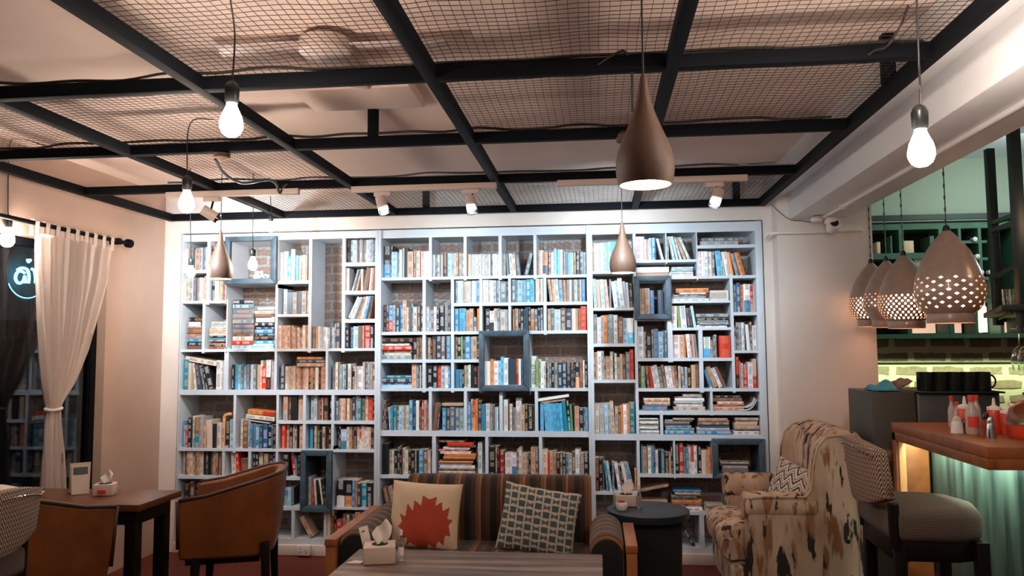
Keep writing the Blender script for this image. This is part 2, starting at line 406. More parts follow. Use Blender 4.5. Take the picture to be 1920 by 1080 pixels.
# white soffit beam on the right, with its conduit
b = MB(); b.box(1.30,1.67,-1.6,5.35,2.345,CEIL+.24); b.box(1.17,1.30,-1.6,5.5,2.52,CEIL)
struct(b.build('trim_1', 'white_paint', bevel=.006))
b = MB(); b.tube([(1.49,-1.5,2.335),(1.49,5.22,2.335)], .012, 10)
for y in (1.2,2.4,3.6,4.8): b.box(1.47,1.51,y,y+.02,2.32,2.345)
tag(b.build('conduit', 'white_plastic'), 'white conduit clipped along the underside of the white ceiling beam', 'pipe')
cpts = [atY(1436,446,5.40), atY(1440,438,5.35), atY(1450,437,5.33), atY(1530,435,5.33), atY(1612,431,5.33), atY(1618,433,5.33)]
b = MB(); b.tube(cpts, .012, 10)
tag(b.build('wall_pipe', 'white_plastic', smooth=40), 'thin white pipe running across the top of the plaster column', 'pipe')
cm = empty('security_camera', atY(1560,415,5.15), 'small white dome security camera under the beam beside the column', 'camera')
p = atY(1562,424,5.15)
MB().lathe([(.04,.0),(.042,.02),(.03,.04),(.012,.05)],(p.x-.01,p.y,p.z+.015),20).build('mount', 'white_plastic', cm, smooth=40)
q = Matrix.Rotation(R_(65),4,'X') @ Matrix.Rotation(0,4,'Z')
MB().lathe([(.0,-.04),(.036,-.035),(.042,0),(.04,.03),(.034,.036)],tuple(p),24,mtx=q).build('housing', 'white_plastic', cm, smooth=40)
MB().lathe([(.026,.036),(.024,.044),(0,.046)],tuple(p),20,mtx=q).build('lens', 'black_lens', cm, smooth=40)
jb = atY(1531,416,5.2)
tag(MB().lathe([(.035,0),(.037,.02),(.03,.03)],(jb.x,jb.y,jb.z),20).build('junction_box', 'white_plastic', smooth=40), 'round white junction box where the beam conduit ends', 'junction box')
b = MB(); b.tube(catmull([atY(1447,384,5.33),atY(1462,398,5.33),atY(1482,412,5.33),atY(1505,414,5.3),atY(1528,417,5.25)],6), .0025, 5)
tag(b.build('thin_wire', 'wire'), 'thin loose wire running under the end of the beam to the junction box', 'wire')

# ------------------------------------------------------------------ ceiling grid
GX = [-3.15,-2.29,-1.45,-.58,.27,1.13]; GY = [-.9,0,.9,1.78,2.64,3.5,4.38,5.36]; GZ = 2.45; T = .045
grid = empty('ceiling_grid', (-1,2.2,GZ), 'black steel ceiling grid with wire mesh over the whole room', 'ceiling grid')
random.seed(3)
for x in GX: MB().box(x-T/2,x+T/2,-1.55,5.38,GZ,GZ+.05).build('long_bar', 'black_metal', grid, bevel=.002)
for y in GY: MB().box(GX[0],GX[-1],y-T/2,y+T/2,GZ+.001,GZ+.049).build('cross_bar', 'black_metal', grid, bevel=.002)
for x, y in ((-1.05,3.5),(1.115,3.0),(-1.2,5.3),(.95,5.3),(-2.7,1.78),(.2,1.0),(-2.0,0)):
    MB().box(x-.022,x+.022,y-.022,y+.022,GZ+.04,CEIL).build('hanger', 'black_metal', grid, bevel=.002)
def sag(x, y, s): return .007*sin(x*7+s)*cos(y*6+s*2)+.002*sin(x*19+s*3+y*11)
def mesh_panel(x0, x1, y0, y1, s, zoff=.052):
    b = MB(); st = .0305; r = .0011; z0 = GZ+zoff; nx = int((x1-x0)/st); ny = int((y1-y0)/st)
    def z(x, y):
        e = min(1, 6*min(x-x0, x1-x, y-y0, y1-y)/(x1-x0)+.05); return z0+.004+abs(sag(x,y,s))*e*1.3
    for i in range(nx+1):
        x = x0+i*(x1-x0)/nx; b.tube([(x+.0015*sin(y0+k*1.2+s),y0+(y1-y0)*k/8,z(x,y0+(y1-y0)*k/8)) for k in range(9)], r, 4)
    for j in range(ny+1):
        y = y0+j*(y1-y0)/ny; b.tube([(x0+(x1-x0)*k/8,y+.0025*sin(k*1.1+s+j*.15),z(x0+(x1-x0)*k/8,y)+.001) for k in range(9)], r, 4)
    o = b.build('mesh_panel', 'wire', grid); return o
PAN = [(0,4),(1,4),(2,3),(3,3),(4,3),(3,4),(4,4),(1,5),(1,6),(2,6),(3,6),(4,6),(2,2),(3,2),(4,2)]
# columns between GX[i],GX[i+1]; rows between GY[j],GY[j+1]
for i, j in PAN: mesh_panel(GX[i], GX[i+1], GY[j], GY[j+1], i*3.1+j*1.7)
def wobble(y, x0, x1, z, r, n, amp, seed, name, label, mt='wire'):
    rnd = random.Random(seed)
    pts = [(x0+(x1-x0)*k/n, y+rnd.uniform(-.012,.012), z+abs(rnd.gauss(0,amp))) for k in range(n+1)]
    b = MB(); b.tube(catmull(pts,4), r, 6); tag(b.build(name, mt, smooth=60), label, 'cable')
wobble(2.64,-3.1,1.1,GZ+.058,.006,22,.008,1,'cable','black cable lying along the nearest visible cross bar of the ceiling grid')
wobble(3.5,-3.1,1.05,GZ+.058,.006,26,.012,2,'cable','black cable tied along the second visible cross bar of the ceiling grid')
wobble(4.38,-2.6,1.0,GZ+.056,.006,20,.010,4,'cable','grey cable lying along the third visible cross bar of the ceiling grid','steel_dark')
# ceiling fan and hatch above the grid
fan = empty('ceiling_fan', (-1.0,2.72,CEIL), 'flat ceiling fan seen above the wire mesh, pale hub and grey blades', 'ceiling fan')
MB().lathe([(.0,2.585),(.08,2.59),(.10,2.605),(.10,2.65),(.05,2.68)],(-1.0,2.72,0),28).build('motor_hub', 'spot_plastic', fan, smooth=40)
for k, a in enumerate((R_(182),R_(2),R_(92))):
    mm = Matrix.Translation((-1.0,2.72,2.63)) @ Matrix.Rotation(a,4,'Z') @ Matrix.Translation((.28 if k else .24,0,0)) @ Matrix.Rotation(R_(8),4,'X')
    MB().obox(mm,.36,.09,.006).build('blade', 'spot_plastic', fan, bevel=.002)
b = MB(); b.box(-1.33,-.80,3.19,3.49,2.63,CEIL)
tag(b.build('ceiling_hatch', 'ceiling_paint', bevel=.004), 'pale square hatch box on the ceiling between two grid bars', 'hatch')
vt = empty('exhaust_fan', atY(1370,352,5.44), 'small round exhaust vent high on the back wall behind the mesh', 'vent')
p = atY(1372,352,5.44)
MB().lathe([(.075,-.06),(.08,-.02),(.08,.06)],tuple(p),24,mtx=Matrix.Rotation(R_(90),4,'X')).build('duct', 'spot_plastic', vt, smooth=40)
# track rails and spot heads
def rail(xa, xb, y, label, heads):
    z = GZ-.035; xa = (xa-1121.4)/1440*y if abs(xa) > 50 else xa; xb = (xb-1121.4)/1440*y if abs(xb) > 50 else xb
    r = empty('track_rail', ((xa+xb)/2,y,z), label, 'light rail', 'white track light rails')
    MB().box(xa,xb,y-.017,y+.017,z,z+.034).build('rail', 'spot_plastic', r, bevel=.002)
rail(264,540,4.36,'short white track rail at the left end of the third grid bar',[])
rail(647,933,4.36,'middle white track rail carrying two spotlights',[])
rail(1049,1400,4.36,'right white track rail with one spotlight behind the big pendant',[])
SP = [(717,385,(.18,-.05,-.62),'white spotlight hanging left of centre on the middle track rail'),(884,385,(.12,-.05,-.62),'white spotlight second from left on the middle track rail'),
      (1343,372,(-.22,-.05,-.60),'white spotlight at right of the big pendant on the right rail'),(395,402,(.52,.3,-.35),'white spotlight on the left rail beside the glaring bulb')]
for x, y, d, lb in SP:
    c = atY(x, y, 4.34); d = Vector(d).normalized(); top = Vector((c.x-.005,4.36,GZ-.036))
    s = empty('track_spotlight', top, lb, 'spotlight', 'white spotlights on the track rails')
    MB().box(top.x-.05,top.x+.05,4.345,4.375,top.z-.028,top.z).build('adapter', 'spot_plastic', s, bevel=.003)
    MB().tube([(top.x+.01,4.36,top.z-.02),(c.x,c.y,c.z+.02)], .006, 8).build('stem', 'black_metal', s)
    q = d.to_track_quat('Z','Y').to_matrix().to_4x4()
    MB().lathe([(.0,-.055),(.028,-.055),(.031,-.05),(.031,.035)],tuple(c),24,mtx=q).build('head', 'spot_plastic', s, smooth=40)
    MB().lathe([(.0315,.035),(.0315,.05),(.026,.052),(.026,.04)],tuple(c),24,mtx=q,cap=False).build('front_ring', 'black_lens', s, smooth=40)
    MB().lathe([(.0255,.044),(0,.0445)],tuple(c),20,mtx=q,cap=False).build('lens', 'spot_glow', s)
# the light the track heads throw on the shelves
for x, tx, tz, e in ((-2.6,-2.55,1.95,1.0),(-1.22,-1.4,1.9,1.0),(-.72,-.6,1.9,1.0),(.66,.55,1.95,1.1),(.1,.1,1.95,.7)):
    lamp('track_spot_beam', 'SPOT', (x,4.30,GZ-.16), K_SPOT*e, COOL, .03, target=(tx,5.5,tz), spot_size=R_(105), spot_blend=1.0)

# ------------------------------------------------------------------ hanging lamps
def bulb(x, y, Y, label, cord, small=False, r=.036):
    c = atY(x, y, Y); g = empty('bulb_pendant', c, label, 'hanging bulb', 'bare bulbs hanging on cords')
    prof = [(0,-.052),(.014,-.050),(.024,-.042),(.031,-.026),(.031,-.012),(.027,.006),(.019,.024),(.014,.036),(.013,.046)]
    k = r/.031; MB().lathe([(a*k,z*k) for a,z in prof],tuple(c),28).build('bulb', 'bulb_glow_small' if small else 'bulb_glow', g, smooth=60)
    MB().lathe([(.0155*k,.042*k),(.019*k,.05*k),(.020*k,.085*k),(.015*k,.098*k),(.006*k,.105*k)],tuple(c),20).build('socket', 'socket_plastic', g, smooth=40)
    pts = [(c.x,c.y,c.z+.10*k)]+[tuple(atY(px,py,yy)) for px,py,yy in cord]
    MB().tube(catmull(pts,6), .003, 6).build('cord', 'socket_plastic', g, smooth=60)
bulb(434,222,2.3,'large glaring bare bulb hanging nearest at upper left, below the black bar',[(438,120,2.3),(440,60,2.3),(432,0,2.3),(420,-60,2.3)])
bulb(350,376,3.45,'glaring bare bulb hanging left of the small teardrop pendant',[(351,320,3.45),(352,250,3.45),(365,224,3.45),(400,224,3.5)])
bulb(1727,274,2.3,'glaring bare bulb hanging in front of the white beam at right',[(1726,180,2.3),(1722,100,2.3),(1719,0,2.3),(1716,-60,2.3)])
bulb(14,443,3.9,'bare bulb at the far left edge above the neon sign',[(15,380,3.9),(18,275,3.9),(35,260,3.9),(75,270,3.95),(114,284,4.0)])
bulb(358,508,4.7,'small lit bulb in front of the top left box of shelves',[(358,470,4.7),(357,400,4.7),(357,262,4.7)],True,.026)
bulb(474,493,4.9,'small lit bulb hanging in front of the slate framed box with the figurine',[(474,430,4.9),(475,372,4.9),(475,290,4.9)],True,.030)
bulb(508,424,5.1,'small lit bulb tucked high against the lintel above the figurine box',[(508,390,5.1),(506,310,5.0),(512,290,4.9)],True,.024)
bulb(1700,-62,1.9,'bare bulb hanging just above the top right corner of the view',[(1690,-120,1.9)])
b = MB(); b.tube(catmull([atY(1190,96,2.3) if 0 else atY(1120,122,2.62),atY(1150,103,2.62),atY(1172,97,2.62),atY(1184,130,2.64),atY(1186,210,2.66)],8), .0045, 6)
tag(b.build('looped_cable','wire',smooth=60),'black cable looping over the mesh just left of the big pendant','cable')
b = MB(); b.tube(catmull([atY(1703,10,2.45),atY(1690,45,2.5),atY(1665,85,2.55),atY(1640,95,2.6),atY(1628,103,2.62)],6), .004, 6)
tag(b.build('looped_cable','wire',smooth=60),'black cable curling under the mesh near the top right bulb','cable')
b = MB(); b.tube(catmull([atY(404,298,3.55),atY(420,325,3.7),atY(455,343,3.9),atY(500,337,4.1),atY(518,345,4.25),atY(524,362,4.33),atY(536,347,4.36),atY(560,343,4.38),atY(620,345,4.38)],8), .008, 8)
tag(b.build('hose_cable','steel_dark',smooth=60),'thick grey drooping cable above the small teardrop pendant','cable')
def teardrop(x, ybot, Y, wpx, label, cordtop):
    c = atY(x, ybot, Y); R = wpx/2*c.y/1440*.985; g = empty('teardrop_pendant', c, label, 'pendant lamp', 'brown clay teardrop pendant lamps')
    H = R*3.72
    prof = [(.90,0),(.95,.045),(.985,.10),(1.0,.165),(.99,.23),(.93,.31),(.80,.41),(.62,.52),(.44,.64),(.29,.76),(.20,.88),(.15,.97),(.12,1.0)]
    b = MB(); b.lathe([(r*R,z*H) for r,z in prof],tuple(c),48,cap=False)
    b.lathe([(max(.002,(r-.035))*R,z*H+.0015) for r,z in prof[::-1]],tuple(c),48,cap=False,m=1)
    b.lathe([(.90*R,0),(.865*R,.0015)],tuple(c),48,cap=False)
    b.build('shade', ['lamp_clay','lamp_inner'], g, smooth=60)
    MB().lathe([(0,-.0),(.45*R,.01*H),(.60*R,.07*H),(.45*R,.2*H),(.15*R,.3*H)],(c.x,c.y,c.z+.035*H),24).build('bulb', 'pendant_glow', g, smooth=60)
    MB().lathe([(.125*R,H),(.10*R,H+.01),(.03*R,H+.02)],tuple(c),16).build('cap', 'lamp_clay', g, smooth=40)
    MB().tube([(c.x,c.y,c.z+H),(c.x,c.y,cordtop)], .0028 if R > .06 else .0025, 6).build('cord', 'socket_plastic', g)
teardrop(1210,348,2.2,111,'large brown teardrop pendant nearest the camera, glowing orange at its rim',CEIL)
teardrop(1168,512,4.75,50,'small brown teardrop pendant over the top of the right bookcase',CEIL)
teardrop(412,523,4.75,50,'small brown teardrop pendant over the top of the left bookcase',CEIL)
b = MB(); c = atY(1168,262,3.5); b.lathe([(.03,0),(.034,.03),(.02,.05),(.012,.08)],(c.x,c.y,c.z-.01),16)
tag(b.build('cord_canopy','lamp_clay',smooth=40),'brown cord canopy behind the big teardrop pendant on the grid bar','lamp canopy')
b = MB(); c = atY(416,296,3.5); b.lathe([(.04,.02),(.038,.0),(.012,-.01)],tuple(c),16)
tag(b.build('cord_canopy','lamp_clay',smooth=40),'round cord canopy on the grid bar above the left teardrop pendant','lamp canopy')

# pierced ceramic lamps over the bar
def pierced(x, ybot, Y, wpx, label, segs, rows, fill, zlo, zhi, rodtop, rnd=False):
    c = atY(x, ybot, Y); R = wpx/2*c.y/1440*.985; H = R*2.88
    g = empty('pierced_pendant', c, label, 'pendant lamp', 'pierced ceramic pendant lamps over the bar')
    P = [(.66,0),(.67,.03),(.68,.085),(.66,.10),(.82,.15),(.94,.22),(1.0,.30),(1.0,.38),(.96,.47),(.88,.57),(.76,.68),(.60,.79),(.42,.88),(.22,.96),(.12,1.0)]
    def rad(z):
        for (r0,z0),(r1,z1) in zip(P,P[1:]):
            if z0 <= z <= z1: return r0+(r1-r0)*(z-z0)/(z1-z0)
        return P[-1][0]
    zs = [0,.03,.085,.10]; zs += [zlo+(zhi-zlo)*i/rows for i in range(rows+1)]; zs += [z for _,z in P if z > zhi+.02]
    b = MB(); n = segs
    for ri, z in enumerate(zs):
        for k in range(n):
            a = 2*pi*k/n; b.v.append((c.x+R*rad(z)*cos(a), c.y+R*rad(z)*sin(a), c.z+H*z))
    for ri in range(len(zs)-1):
        for k in range(n):
            q = [ri*n+k, ri*n+(k+1)%n, (ri+1)*n+(k+1)%n, (ri+1)*n+k]
            if 4 <= ri < 4+rows and (ri+k)%2 == 0:
                V = [Vector(b.v[i]) for i in q]; ce = (V[0]+V[1]+V[2]+V[3])/4
                mids = [(V[i]+V[(i+1)%4])/2 for i in range(4)]
                if rnd: hp = [ce+(v-ce)*fill*.62 for v in V]; hp2 = [ce+(m_-ce)*fill*.86 for m_ in mids]
                else: hp = None; hp2 = [ce+(m_-ce)*fill for m_ in mids]
                base = len(b.v); b.v += [tuple(p) for p in hp2]
                if rnd:
                    b.v += [tuple(p) for p in hp]
                    for i in range(4):
                        b.f.append((q[i], base+i, base+4+i)) ; b.f.append((q[i], base+4+i, base+(i-1)%4)); b.f.append((q[i], q[(i+1)%4], base+i)); b.m += [0,0,0]
                else:
                    for i in range(4):
                        b.f.append((q[i], q[(i+1)%4], base+i)); b.f.append((q[i], base+i, base+(i-1)%4)); b.m += [0,0]
            else: b.f.append(tuple(q)); b.m.append(0)
    b.build('shade', 'ceramic', g, smooth=50)
    MB().lathe([(.12*R,H),(.10*R,H+.02),(.05*R,H+.03)],tuple(c),14).build('cap', 'socket_plastic', g)
    MB().lathe([(0,.10*H),(.40*R,.12*H),(.66*R,.20*H),(.74*R,.31*H),(.62*R,.42*H),(.30*R,.52*H),(.08*R,.56*H)],tuple(c),20).build('bulb', 'pierced_glow', g, smooth=60)
    b = MB(); top = (c.x,c.y,rodtop); b.tube([(c.x,c.y,c.z+H+.02),top], .0025, 6)
    for k in range(9):
        zz = c.z+H+.05+k*.06
        if zz < rodtop-.03: b.tube([(c.x+.004*cos(t*pi/4), c.y+.002, zz+.012*sin(t*pi/4)) for t in range(8)], .0015, 5, closed=True)
    b.build('cord', 'socket_plastic', g)
pierced(1783,606,4.02,116,'largest pierced ceramic pendant at right with sparse diamond holes',30,8,.66,.15,.50,2.93)
pierced(1700,616,4.58,92,'pierced ceramic pendant second from right with dense round holes',60,9,.95,.12,.46,2.93,True)
pierced(1667,614,4.88,84,'pierced ceramic pendant third from right, mostly behind its neighbour',40,5,.6,.30,.52,2.93)
pierced(1638,612,5.16,80,'farthest pierced ceramic pendant beside the plaster column',56,9,.95,.12,.46,2.93,True)

# ------------------------------------------------------------------ curtain, rod, neon sign
rod = empty('curtain_rod', (-3.2,4.0,2.22), 'dark curtain rod along the top of the window at left', 'curtain rod')
MB().tube([(-3.2,-.3,2.225),(-3.2,4.93,2.225)], .013, 12).build('rod', 'black_metal', rod, smooth=40)
MB().lathe([(.013,0),(.03,.01),(.03,.04),(.02,.05),(0,.052)],(-3.2,4.90,2.225),16,mtx=Matrix.Rotation(R_(-90),4,'X')).build('finial', 'black_metal', rod, smooth=40)
MB().box(-3.28,-3.19,4.80,4.83,2.205,2.245).build('bracket', 'black_metal', rod)
cu = empty('curtain', (-3.18,4.3,.05), 'sheer white tab-top curtain tied in the middle beside the window', 'curtain')
prof = [(2.17,4.0,4.72,.030,0),(1.95,4.02,4.68,.030,0),(1.7,4.06,4.58,.032,0),(1.5,4.10,4.50,.032,0),(1.3,4.14,4.38,.03,0),(1.2,4.17,4.29,.026,0),(1.15,4.185,4.265,.022,0),(1.10,4.18,4.27,.024,0),(.9,4.17,4.30,.03,0),(.6,4.165,4.33,.03,0),(.3,4.16,4.34,.03,0),(.06,4.16,4.35,.03,0)]
b = MB(); NU = 90
rows = []
def interp(z):
    for (z1,a1,b1,f1,_),(z0,a0,b0,f0,_) in zip(prof,prof[1:]):
        if z0 <= z <= z1:
            t = (z-z0)/(z1-z0); t2 = t*t*(3-2*t) if 0 else t; return a0+(a1-a0)*t, b0+(b1-b0)*t, f0+(f1-f0)*t
    return prof[-1][1], prof[-1][2], prof[-1][3]
NV = 60
for j in range(NV+1):
    z = 2.17-(2.17-.06)*j/NV; a_, b_, f_ = interp(z)
    for i in range(NU+1):
        u = i/NU; ph = u*2*pi*9
        b.v.append((-3.185+f_*sin(ph+.4*sin(z*3))+.01*sin(ph*2.3+z*4), a_+(b_-a_)*(u+.012*sin(ph*1.7+z)), z+(-.02*sin(pi*u*9)**2 if j == 0 else 0)))
for j in range(NV):
    for i in range(NU): b.f.append((j*(NU+1)+i, j*(NU+1)+i+1, (j+1)*(NU+1)+i+1, (j+1)*(NU+1)+i)); b.m.append(0)
b.build('drape', 'sheer', cu, smooth=0)
for k in range(9):
    y = 4.015+k*.086
    MB().tube([(-3.2+.02*cos(t*pi/6),y,2.222+.02*sin(t*pi/6)-(.03 if 6 < t < 12 else 0)) for t in range(12)], .002, 4, closed=True)
    bb = MB(); ring = [(-3.2+.021*cos(t), 2.225+.021*sin(t)) for t in [i*pi/6 for i in range(-1,8)]]
    ring = [(-3.182,2.15)]+ring+[(-3.218,2.15)]
    for (x0,z0),(x1,z1) in zip(ring,ring[1:]): bb.add([(x0,y,z0),(x0,y+.034,z0),(x1,y+.034,z1),(x1,y,z1)],[(0,1,2,3)])
    bb.build('tab', 'sheer', cu, smooth=60)
MB().tube([(-3.185+.035*cos(t*pi/8),4.225+.05*sin(t*pi/8),1.15+.004*sin(t*pi/4)) for t in range(16)], .010, 8, closed=True).build('tie', 'curtain', cu, smooth=0)
sg = empty('neon_sign', atX(55,510,-3.6), 'round cyan neon sign glowing outside the glass behind the curtain', 'neon sign')
def npath(pts): return catmull([atX(x,y,-3.6) for x,y in pts],6)
for pts in ([(45,512),(36,508),(29,514),(28,524),(34,531),(42,527),(45,517)],[(31,506),(37,503),(45,503),(51,508),(53,520),(52,531)],[(45,517),(46,531)],[(58,504),(63,508),(65,520),(65,531)],[(82,502),(89,506),(90,518),(88,530)],[(50,486),(52,491),(56,487)]):
    MB().tube(npath(pts), .009, 8).build('letter_stroke', 'neon', sg, smooth=0)
MB().tube([tuple(atX(50+38*cos(a),515+44*sin(a),-3.6)) for a in [R_(t) for t in range(20,160,6)]], .003, 6).build('ring', 'neon', sg, smooth=0)
cc = atX(55,510,-3.66)
MB().lathe([(.20,0),(.20,.01)],tuple(cc),40,mtx=Matrix.Rotation(R_(-90),4,'Y')).build('backing_disc', 'outside_wall', sg)
MB().tube([(cc.x+.02,cc.y,cc.z-.19),(cc.x+.02,cc.y,0)], .015, 8).build('post', 'plant_iron', sg)

